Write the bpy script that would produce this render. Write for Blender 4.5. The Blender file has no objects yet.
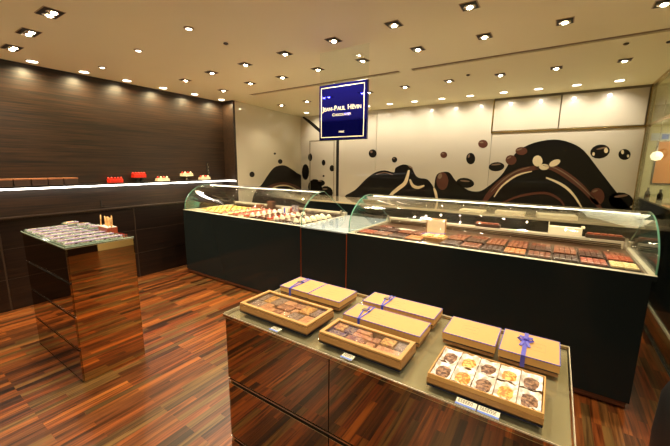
import bpy, bmesh, math, random
from mathutils import Vector, Matrix
random.seed(7)
C = bpy.context.scene.collection
PI = math.pi

# ------------------------------------------------------------ materials
def sr(r, g, b):
    f = lambda c: (c/255/12.92) if c/255 <= .04045 else ((c/255+.055)/1.055)**2.4
    return (f(r), f(g), f(b), 1)

class NT:
    def __init__(s, name):
        s.m = bpy.data.materials.new(name); s.m.use_nodes = True
        s.t = s.m.node_tree; s.b = s.t.nodes['Principled BSDF']
    def n(s, kind, **kw):
        o = s.t.nodes.new(kind)
        for k, v in kw.items():
            if k.startswith('i_'): o.inputs[int(k[2:])].default_value = v
            else: setattr(o, k, v)
        return o
    def l(s, a, b): s.t.links.new(a, b)

def pbr(name, col, rough=.5, metal=0., coat=0., spec=.5, emit=None, estr=0., noise=0., nscale=40., bump=0.):
    q = NT(name); b = q.b
    b.inputs['Base Color'].default_value = col
    b.inputs['Roughness'].default_value = rough
    b.inputs['Metallic'].default_value = metal
    b.inputs['Coat Weight'].default_value = coat
    b.inputs['Coat Roughness'].default_value = .03
    b.inputs['Specular IOR Level'].default_value = spec
    if emit:
        b.inputs['Emission Color'].default_value = emit; b.inputs['Emission Strength'].default_value = estr
    if noise or bump:
        tc = q.n('ShaderNodeTexCoord'); nz = q.n('ShaderNodeTexNoise'); nz.inputs['Scale'].default_value = nscale
        nz.inputs['Detail'].default_value = 4; q.l(tc.outputs['Object'], nz.inputs['Vector'])
        if noise:
            mx = q.n('ShaderNodeMix', data_type='RGBA', blend_type='MIX')
            mx.inputs[6].default_value = tuple(c*(1-noise) for c in col[:3])+(1,)
            mx.inputs[7].default_value = tuple(min(1, c*(1+noise)) for c in col[:3])+(1,)
            q.l(nz.outputs['Fac'], mx.inputs[0]); q.l(mx.outputs[2], b.inputs['Base Color'])
        if bump:
            bp = q.n('ShaderNodeBump'); bp.inputs['Strength'].default_value = bump
            bp.inputs['Distance'].default_value = .004
            q.l(nz.outputs['Fac'], bp.inputs['Height']); q.l(bp.outputs['Normal'], b.inputs['Normal'])
    return q.m

def two_tone(name, c1, c2, scale, lo=.45, hi=.55, rough=.4, bump=.3):
    q = NT(name); tc = q.n('ShaderNodeTexCoord'); v = q.n('ShaderNodeTexNoise'); v.inputs['Scale'].default_value = scale
    v.inputs['Detail'].default_value = 2
    r = q.n('ShaderNodeValToRGB'); r.color_ramp.elements[0].position = lo; r.color_ramp.elements[1].position = hi
    r.color_ramp.elements[0].color = c1; r.color_ramp.elements[1].color = c2
    q.l(tc.outputs['Object'], v.inputs['Vector']); q.l(v.outputs['Fac'], r.inputs['Fac'])
    q.l(r.outputs['Color'], q.b.inputs['Base Color']); q.b.inputs['Roughness'].default_value = rough
    bp = q.n('ShaderNodeBump'); bp.inputs['Strength'].default_value = bump; bp.inputs['Distance'].default_value = .003
    q.l(v.outputs['Fac'], bp.inputs['Height']); q.l(bp.outputs['Normal'], q.b.inputs['Normal'])
    return q.m

def floor_mat():
    q = NT('parquet'); tc = q.n('ShaderNodeTexCoord')
    mp = q.n('ShaderNodeMapping'); mp.inputs['Rotation'].default_value = (0, 0, PI/2)
    q.l(tc.outputs['Object'], mp.inputs['Vector'])
    br = q.n('ShaderNodeTexBrick'); br.offset = .37; br.offset_frequency = 3; br.squash_frequency = 2
    br.inputs['Scale'].default_value = 1; br.inputs['Brick Width'].default_value = .46; br.inputs['Row Height'].default_value = .047
    br.inputs['Mortar Size'].default_value = .0007; br.inputs['Mortar Smooth'].default_value = .3; br.inputs['Bias'].default_value = 0
    br.inputs['Color1'].default_value = (0, 0, 0, 1); br.inputs['Color2'].default_value = (1, 1, 1, 1)
    br.inputs['Mortar'].default_value = (.25, .25, .25, 1)
    q.l(mp.outputs['Vector'], br.inputs['Vector'])
    ramp = q.n('ShaderNodeValToRGB'); cr = ramp.color_ramp
    cols = [(0, sr(46, 28, 18)), (.16, sr(104, 60, 30)), (.32, sr(160, 90, 40)), (.47, sr(104, 60, 32)), (.6, sr(178, 108, 50)),
            (.72, sr(136, 68, 32)), (.84, sr(134, 102, 56)), (1, sr(70, 48, 30))]
    cr.elements[0].position = 0; cr.elements[0].color = cols[0][1]; cr.elements[1].position = 1; cr.elements[1].color = cols[-1][1]
    for p, c in cols[1:-1]: e = cr.elements.new(p); e.color = c
    q.l(br.outputs['Color'], ramp.inputs['Fac'])
    # grain: noise stretched along the boards, shifted from board to board
    mg = q.n('ShaderNodeMapping'); mg.inputs['Scale'].default_value = (55, 2.4, 1)
    va = q.n('ShaderNodeVectorMath', operation='MULTIPLY_ADD')
    va.inputs[1].default_value = (9, 9, 9)
    q.l(br.outputs['Color'], va.inputs[0]); q.l(tc.outputs['Object'], va.inputs[2])
    q.l(va.outputs[0], mg.inputs['Vector'])
    g = q.n('ShaderNodeTexNoise'); g.inputs['Scale'].default_value = 1.0; g.inputs['Detail'].default_value = 5; g.inputs['Distortion'].default_value = .5
    q.l(mg.outputs['Vector'], g.inputs['Vector'])
    gr = q.n('ShaderNodeValToRGB'); gr.color_ramp.elements[0].position = .3; gr.color_ramp.elements[1].position = .6
    gr.color_ramp.elements[0].color = (.1, .085, .075, 1); gr.color_ramp.elements[1].color = (.64, .6, .56, 1)
    q.l(g.outputs['Fac'], gr.inputs['Fac'])
    mx = q.n('ShaderNodeMix', data_type='RGBA', blend_type='MULTIPLY'); mx.inputs[0].default_value = 1
    q.l(ramp.outputs['Color'], mx.inputs[6]); q.l(gr.outputs['Color'], mx.inputs[7])
    q.l(mx.outputs[2], q.b.inputs['Base Color'])
    q.b.inputs['Roughness'].default_value = .3; q.b.inputs['Specular IOR Level'].default_value = .22; q.b.inputs['Coat Weight'].default_value = 0; q.b.inputs['Coat Roughness'].default_value = .2
    return q.m

def wood_mat(name, c1, c2, axis, rough=.32, sc=90.):
    """dark veneer with fine streaks; axis = index of the direction the grain runs along"""
    q = NT(name); tc = q.n('ShaderNodeTexCoord'); mp = q.n('ShaderNodeMapping')
    s = [sc, sc, sc]; s[axis] = 1.6; mp.inputs['Scale'].default_value = s
    q.l(tc.outputs['Object'], mp.inputs['Vector'])
    n = q.n('ShaderNodeTexNoise'); n.inputs['Scale'].default_value = 1; n.inputs['Detail'].default_value = 4; n.inputs['Roughness'].default_value = .7
    q.l(mp.outputs['Vector'], n.inputs['Vector'])
    r = q.n('ShaderNodeValToRGB'); r.color_ramp.elements[0].position = .4; r.color_ramp.elements[1].position = .66
    r.color_ramp.elements[0].color = c1; r.color_ramp.elements[1].color = c2
    q.l(n.outputs['Fac'], r.inputs['Fac']); q.l(r.outputs['Color'], q.b.inputs['Base Color'])
    q.b.inputs['Roughness'].default_value = rough
    return q.m

def glass_mat(name, tint=(.96, .98, .97, 1), base=.05, rough=0.0, power=5.5):
    q = NT(name); q.t.nodes.remove(q.b); out = q.t.nodes['Material Output']
    lw = q.n('ShaderNodeLayerWeight'); lw.inputs['Blend'].default_value = .5
    p = q.n('ShaderNodeMath', operation='POWER'); p.inputs[1].default_value = power; q.l(lw.outputs['Facing'], p.inputs[0])
    m = q.n('ShaderNodeMath', operation='MULTIPLY_ADD'); m.inputs[1].default_value = 1-base; m.inputs[2].default_value = base; q.l(p.outputs[0], m.inputs[0])
    tr = q.n('ShaderNodeBsdfTransparent'); tr.inputs[0].default_value = tint
    gl = q.n('ShaderNodeBsdfGlossy'); gl.inputs['Roughness'].default_value = rough
    mx = q.n('ShaderNodeMixShader'); q.l(m.outputs[0], mx.inputs[0]); q.l(tr.outputs[0], mx.inputs[1]); q.l(gl.outputs[0], mx.inputs[2])
    q.l(mx.outputs[0], out.inputs['Surface'])
    return q.m

M = {}
M['floor'] = floor_mat()
M['ceiling'] = pbr('ceiling_paint', sr(240, 234, 200), .55, noise=.04, nscale=1.2, spec=.25)
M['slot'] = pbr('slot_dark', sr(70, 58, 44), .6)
M['darkwood'] = wood_mat('macassar_veneer', sr(15, 11, 8), sr(58, 37, 21), 1, .42)
M['darkwood_low'] = wood_mat('macassar_low_panels', sr(13, 9, 7), sr(40, 26, 18), 1, .28)
M['panel_line'] = pbr('panel_joint', sr(60, 46, 34), .4)
M['white_gloss'] = pbr('glossy_cream_panel', sr(196, 188, 170), .35, coat=.5)
M['white_mirror'] = pbr('polished_cream_panel', sr(206, 200, 176), .25, coat=1.0, spec=.6)
M['joint'] = pbr('panel_gap', sr(120, 110, 88), .5)
M['gold'] = pbr('brushed_gold_steel', sr(190, 165, 110), .25, 1.0)
M['steel'] = pbr('brushed_steel', sr(205, 200, 190), .22, 1.0)
M['rim'] = pbr('pale_steel_rim', sr(226, 216, 190), .35, .6)
M['mural_k'] = pbr('mural_chocolate_black', sr(12, 9, 6), .4, spec=.2, coat=.2)
M['mural_n'] = pbr('mural_brown', sr(84, 46, 32), .4, spec=.3, coat=.25)
M['mural_c'] = pbr('mural_cream', sr(224, 206, 168), .3, coat=1.0)
M['mural_g'] = pbr('mural_grey', sr(120, 96, 76), .3, coat=1.0)
M['black_gloss'] = pbr('black_lacquered_glass', sr(25, 30, 30), .12, spec=.18)
M['black'] = pbr('matt_black', sr(14, 13, 12), .5)
M['skirt'] = wood_mat('kick_veneer', sr(52, 28, 18), sr(104, 58, 34), 0, .3)
M['floorshine'] = pbr('floorshine_strip', sr(170, 88, 44), .3, .8)  # orange floor reflection in the counter gaps, put into a strip colour
M['bronze'] = pbr('bronze_mirror', sr(214, 186, 148), .015, 1.0)
M['bronze_dark'] = pbr('bronze_mirror_dark', sr(172, 148, 122), .02, 1.0)
M['top_mirror'] = pbr('greige_mirror_top', sr(206, 192, 156), .07, .6, coat=.5)
M['glass'] = glass_mat('clear_glass')
M['glass_top'] = glass_mat('clear_glass_sheet', (.97, .99, .97, 1), .05)
M['case_glass'] = glass_mat('case_glass', (.97, .985, .975, 1), .07, power=8)
M['glass_edge'] = pbr('green_glass_edge', sr(92, 146, 124), .15, emit=None, coat=1.)
M['wall_glass'] = glass_mat('shopfront_glass', (.9, .92, .88, 1), .03, power=9)
M['bluewhite'] = pbr('pale_blue_glass_top', sr(170, 186, 192), .08, coat=1.)
M['deck'] = pbr('case_deck', sr(84, 58, 38), .3, .3)
M['stone'] = pbr('cream_counter_top', sr(220, 205, 170), .15, coat=.6)
M['led'] = pbr('led_strip', (1, 1, 1, 1), .5, emit=(1, .93, .82, 1), estr=9)
M['stone_floor'] = pbr('concourse_stone', sr(214, 204, 184), .25)
M['form_black'] = pbr('dark_matt', sr(14, 13, 13), .45)
M['slat'] = pbr('case_slat', sr(84, 62, 44), .25, .5)
M['case_led'] = pbr('case_light', (1, 1, 1, 1), .5, emit=(1, .88, .66, 1), estr=5)
M['bulb'] = pbr('lamp_bulb', (1, 1, 1, 1), .5, emit=(1, .86, .62, 1), estr=60)
M['disc'] = pbr('lamp_disc', (1, 1, 1, 1), .5, emit=(1, .9, .7, 1), estr=7)
M['reflector'] = pbr('lamp_reflector', sr(240, 232, 214), .25, .7)
M['lamp_rim'] = pbr('lamp_rim', sr(170, 150, 118), .4)
M['sign_blue'] = pbr('blue_sign_glass', (.04, .045, 1.0, 1), .03, .96)
M['sign_line'] = pbr('sign_cream', sr(236, 224, 190), .4, emit=sr(236, 224, 190), estr=.35)
M['sign_frame'] = pbr('navy_frame', sr(20, 18, 70), .25)
# goods
M['kraft'] = pbr('shaded_kraft_board', sr(166, 120, 66), .6, noise=.05, nscale=60)  # kraft board with the shading of the box sides put into its colour
M['kraft_lid'] = pbr('kraft_lid_board', sr(208, 160, 92), .55, noise=.04, nscale=60)
M['kraft_frame'] = pbr('kraft_frame', sr(198, 152, 88), .55)
M['kraft_gap'] = pbr('kraft_gap', sr(84, 54, 28), .6)
M['kraft_dark'] = pbr('kraft_side', sr(140, 98, 52), .6)
M['navy'] = pbr('navy_board', sr(22, 22, 48), .4)
M['blue'] = pbr('blue_edge', sr(70, 80, 190), .4)
M['ribbon'] = pbr('blue_ribbon', sr(62, 78, 205), .35)
M['ribbon_violet'] = pbr('violet_ribbon', sr(88, 84, 190), .35)
M['print'] = pbr('faint_print', sr(206, 150, 100), .6)
M['cellophane'] = glass_mat('cellophane', (.98, .98, .98, 1), .12, .12)
M['biscuit'] = two_tone('biscuit_brown', sr(150, 92, 56), sr(196, 136, 88), 90)
M['biscuit2'] = two_tone('biscuit_tan', sr(196, 126, 78), sr(226, 168, 112), 90)
M['biscuit3'] = two_tone('biscuit_greybrown', sr(112, 84, 66), sr(170, 140, 116), 110)
M['gold_nut'] = two_tone('golden_biscuit', sr(184, 120, 48), sr(236, 190, 100), 120)
M['choc_nut'] = two_tone('chocolate_florentine', sr(84, 52, 34), sr(178, 136, 100), 130, .42, .66)
M['paper_white'] = two_tone('white_wrapper', sr(214, 200, 180), sr(250, 246, 236), 60, rough=.3, bump=.8)
M['tag'] = pbr('price_tag_white', sr(232, 230, 206), .3)
M['tag_blue'] = pbr('price_tag_blue', sr(110, 140, 225), .3)
M['tag_ink'] = pbr('price_tag_ink', sr(110, 100, 84), .5)
M['choc_dark'] = pbr('dark_chocolate', sr(66, 34, 22), .35, coat=.3)
M['choc_milk'] = pbr('milk_chocolate', sr(116, 62, 36), .35, coat=.3)
M['choc_red'] = pbr('red_brown_chocolate', sr(150, 62, 32), .35, coat=.3)
M['choc_gold'] = pbr('caramel_chocolate', sr(184, 112, 60), .35, coat=.3)
M['choc_cream'] = two_tone('speckled_cream_sweet', sr(206, 170, 90), sr(240, 224, 170), 200)
M['tray'] = pbr('tray_brown', sr(48, 27, 18), .4)
M['yellow'] = pbr('lemon_glaze', sr(246, 208, 96), .35, coat=.3)
M['red'] = pbr('red_glaze', sr(220, 48, 24), .3, coat=.5)
M['cream'] = pbr('whipped_cream', sr(246, 234, 200), .5)
M['pink'] = pbr('pink_glaze', sr(230, 130, 110), .35)
M['sponge'] = pbr('sponge', sr(176, 112, 60), .7)
M['redbox'] = pbr('red_wrap', sr(214, 44, 22), .4)
M['shelfbox'] = pbr('brown_carton', sr(150, 96, 60), .5)
M['shelfbox_face'] = pbr('dark_carton_face', sr(70, 52, 42), .45)
M['sweet'] = two_tone('chocolate_shards', sr(70, 46, 34), sr(196, 190, 168), 42, .5, .58)
M['film'] = pbr('film_white', sr(150, 178, 160), .12, coat=.6, noise=.25, nscale=60)
M['film_green'] = pbr('green_glass_rim', sr(190, 220, 205), .15)
M['lilac'] = pbr('lilac_label', sr(168, 146, 190), .4)
M['tanpack'] = two_tone('biscuit_packet', sr(170, 100, 56), sr(216, 190, 140), 50)
M['stick'] = pbr('pale_wood_stick', sr(222, 176, 112), .6)
M['poster'] = pbr('orange_poster', sr(226, 150, 84), .5)
M['wall_yellow'] = pbr('corridor_cream', sr(214, 206, 160), .6)
M['blue_white'] = pbr('corridor_sign', sr(200, 206, 210), .4)
M['globe'] = pbr('globe_lamp', (1, 1, 1, 1), .5, emit=(1, .85, .55, 1), estr=2.0)
M['bottle'] = pbr('dark_bottle', sr(24, 18, 14), .1, coat=1)
M['photo_card'] = two_tone('picture_card', sr(70, 70, 120), sr(214, 200, 190), 50)

# ------------------------------------------------------------ geometry helpers
class MB:
    def __init__(s): s.bm = bmesh.new(); s.mats = []
    def mi(s, m):
        if m not in s.mats: s.mats.append(m)
        return s.mats.index(m)
    def _fin(s, geom_faces, mat):
        k = s.mi(mat)
        for f in geom_faces: f.material_index = k
    def box(s, x0, x1, y0, y1, z0, z1, mat, bev=0, rz=0, piv=None):
        r = bmesh.ops.create_cube(s.bm, size=1)
        mt = Matrix.Translation(((x0+x1)/2, (y0+y1)/2, (z0+z1)/2)) @ Matrix.Rotation(rz, 4, 'Z') @ Matrix.Diagonal((x1-x0, y1-y0, z1-z0, 1))
        bmesh.ops.transform(s.bm, matrix=mt, verts=r['verts'])
        fs = set(f for v in r['verts'] for f in v.link_faces)
        if bev:
            es = list(set(e for v in r['verts'] for e in v.link_edges))
            rr = bmesh.ops.bevel(s.bm, geom=es, offset=bev, segments=2, affect='EDGES', profile=.6)
            fs = set(f for f in fs if f.is_valid) | set(rr['faces'])
        s._fin(fs, mat); return s
    def prism(s, pts, axis, a, b, mat):
        """polygon (2D points in the two other axes, in xyz order) extruded along axis from a to b"""
        def P(p, h):
            if axis == 'x': return (h, p[0], p[1])
            if axis == 'y': return (p[0], h, p[1])
            return (p[0], p[1], h)
        v0 = [s.bm.verts.new(P(p, a)) for p in pts]; v1 = [s.bm.verts.new(P(p, b)) for p in pts]
        n = len(pts); fs = [s.bm.faces.new(v0), s.bm.faces.new(v1[::-1])]
        for i in range(n): fs.append(s.bm.faces.new((v0[i], v0[(i+1) % n], v1[(i+1) % n], v1[i])))
        s._fin(fs, mat); bmesh.ops.recalc_face_normals(s.bm, faces=fs); return s
    def lathe(s, prof, cx, cy, mat, n=20, sx=1, sy=1):
        rings = []
        for r, z in prof:
            rings.append([s.bm.verts.new((cx+max(r, 1e-5)*math.cos(2*PI*k/n)*sx, cy+max(r, 1e-5)*math.sin(2*PI*k/n)*sy, z)) for k in range(n)])
        fs = []
        for a, b in zip(rings, rings[1:]):
            for k in range(n): fs.append(s.bm.faces.new((a[k], a[(k+1) % n], b[(k+1) % n], b[k])))
        fs.append(s.bm.faces.new(rings[0][::-1])); fs.append(s.bm.faces.new(rings[-1]))
        for f in fs[:-2]: f.smooth = True
        s._fin(fs, mat); return s
    def tube(s, pts, r, mat, n=8):
        pts = [Vector(p) for p in pts]; rings = []
        for i, p in enumerate(pts):
            d = (pts[min(i+1, len(pts)-1)]-pts[max(i-1, 0)]).normalized()
            u = d.orthogonal().normalized() if i == 0 else (u - d*u.dot(d)).normalized()
            w = d.cross(u)
            rings.append([s.bm.verts.new(p+u*r*math.cos(2*PI*k/n)+w*r*math.sin(2*PI*k/n)) for k in range(n)])
        fs = []
        for a, b in zip(rings, rings[1:]):
            for k in range(n): f = s.bm.faces.new((a[k], a[(k+1) % n], b[(k+1) % n], b[k])); f.smooth = True; fs.append(f)
        fs.append(s.bm.faces.new(rings[0][::-1])); fs.append(s.bm.faces.new(rings[-1]))
        s._fin(fs, mat); return s
    def strip(s, pts, w, t, mat, side=Vector((0, 1, 0))):
        """flat ribbon of width w, thickness t along pts"""
        pts = [Vector(p) for p in pts]; rings = []
        for i, p in enumerate(pts):
            d = (pts[min(i+1, len(pts)-1)]-pts[max(i-1, 0)]).normalized()
            sd = (side-d*side.dot(d)).normalized(); nn = d.cross(sd)
            rings.append([s.bm.verts.new(p+sd*a*w/2+nn*b*t/2) for a, b in ((-1, -1), (1, -1), (1, 1), (-1, 1))])
        fs = []
        for a, b in zip(rings, rings[1:]):
            for k in range(4): fs.append(s.bm.faces.new((a[k], a[(k+1) % 4], b[(k+1) % 4], b[k])))
        fs.append(s.bm.faces.new(rings[0][::-1])); fs.append(s.bm.faces.new(rings[-1]))
        s._fin(fs, mat); return s
    def build(s, name, parent=None, loc=(0, 0, 0), rz=0, label=None):
        me = bpy.data.meshes.new(name)
        bmesh.ops.recalc_face_normals(s.bm, faces=s.bm.faces[:])
        s.bm.to_mesh(me); s.bm.free()
        for m in s.mats: me.materials.append(M[m] if isinstance(m, str) else m)
        o = bpy.data.objects.new(name, me); C.objects.link(o)
        o.location = loc; o.rotation_euler.z = rz
        if parent: o.parent = parent
        if label: o['label'] = label
        return o

def tag(o, label=None, cat=None, group=None, kind=None):
    if label: o['label'] = label
    if cat: o['category'] = cat
    if group: o['group'] = group
    if kind: o['kind'] = kind
    return o
def thing(name, label, cat, loc=(0, 0, 0), rz=0, group=None):
    o = bpy.data.objects.new(name, None); C.objects.link(o); o.location = loc; o.rotation_euler.z = rz
    o.empty_display_size = .1
    return tag(o, label, cat, group)
def struct(mb, name, parent=None):
    o = mb.build(name, parent)
    if not parent: o['kind'] = 'structure'
    return o
def kids(o): return KID.get(o.name, [])
def dup(root, loc, rz=None, label=None, group=None):
    c = root.copy(); C.objects.link(c); c.location = loc
    if rz is not None: c.rotation_euler.z = rz
    if label: c['label'] = label
    if group: c['group'] = group
    for ch in [x for x in list(C.objects) if x.parent == root]:
        d = ch.copy(); C.objects.link(d); d.parent = c
        for g in [x for x in list(C.objects) if x.parent == ch]:
            e = g.copy(); C.objects.link(e); e.parent = d
    return c
def ordn(i): return ['first', 'second', 'third', 'fourth', 'fifth', 'sixth', 'seventh', 'eighth', 'ninth', 'tenth', 'eleventh', 'twelfth', 'thirteenth', 'fourteenth', 'fifteenth', 'sixteenth', 'seventeenth', 'eighteenth'][i]
def spot(loc, power, size=2.0, blend=.6, col=(1, .84, .62), rad=.025, rot=(0, 0, 0)):
    l = bpy.data.lights.new('downlight_beam', 'SPOT'); l.energy = power; l.spot_size = size; l.spot_blend = blend
    l.color = col; l.shadow_soft_size = rad
    o = bpy.data.objects.new('downlight_beam', l); o.location = loc; o.rotation_euler = rot; C.objects.link(o); return o
def area(loc, power, sx, sy, col=(1, .85, .62), rot=(0, 0, 0), name='light_panel'):
    l = bpy.data.lights.new(name, 'AREA'); l.shape = 'RECTANGLE'; l.size = sx; l.size_y = sy; l.energy = power; l.color = col
    o = bpy.data.objects.new(name, l); o.location = loc; o.rotation_euler = rot; C.objects.link(o); return o

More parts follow.
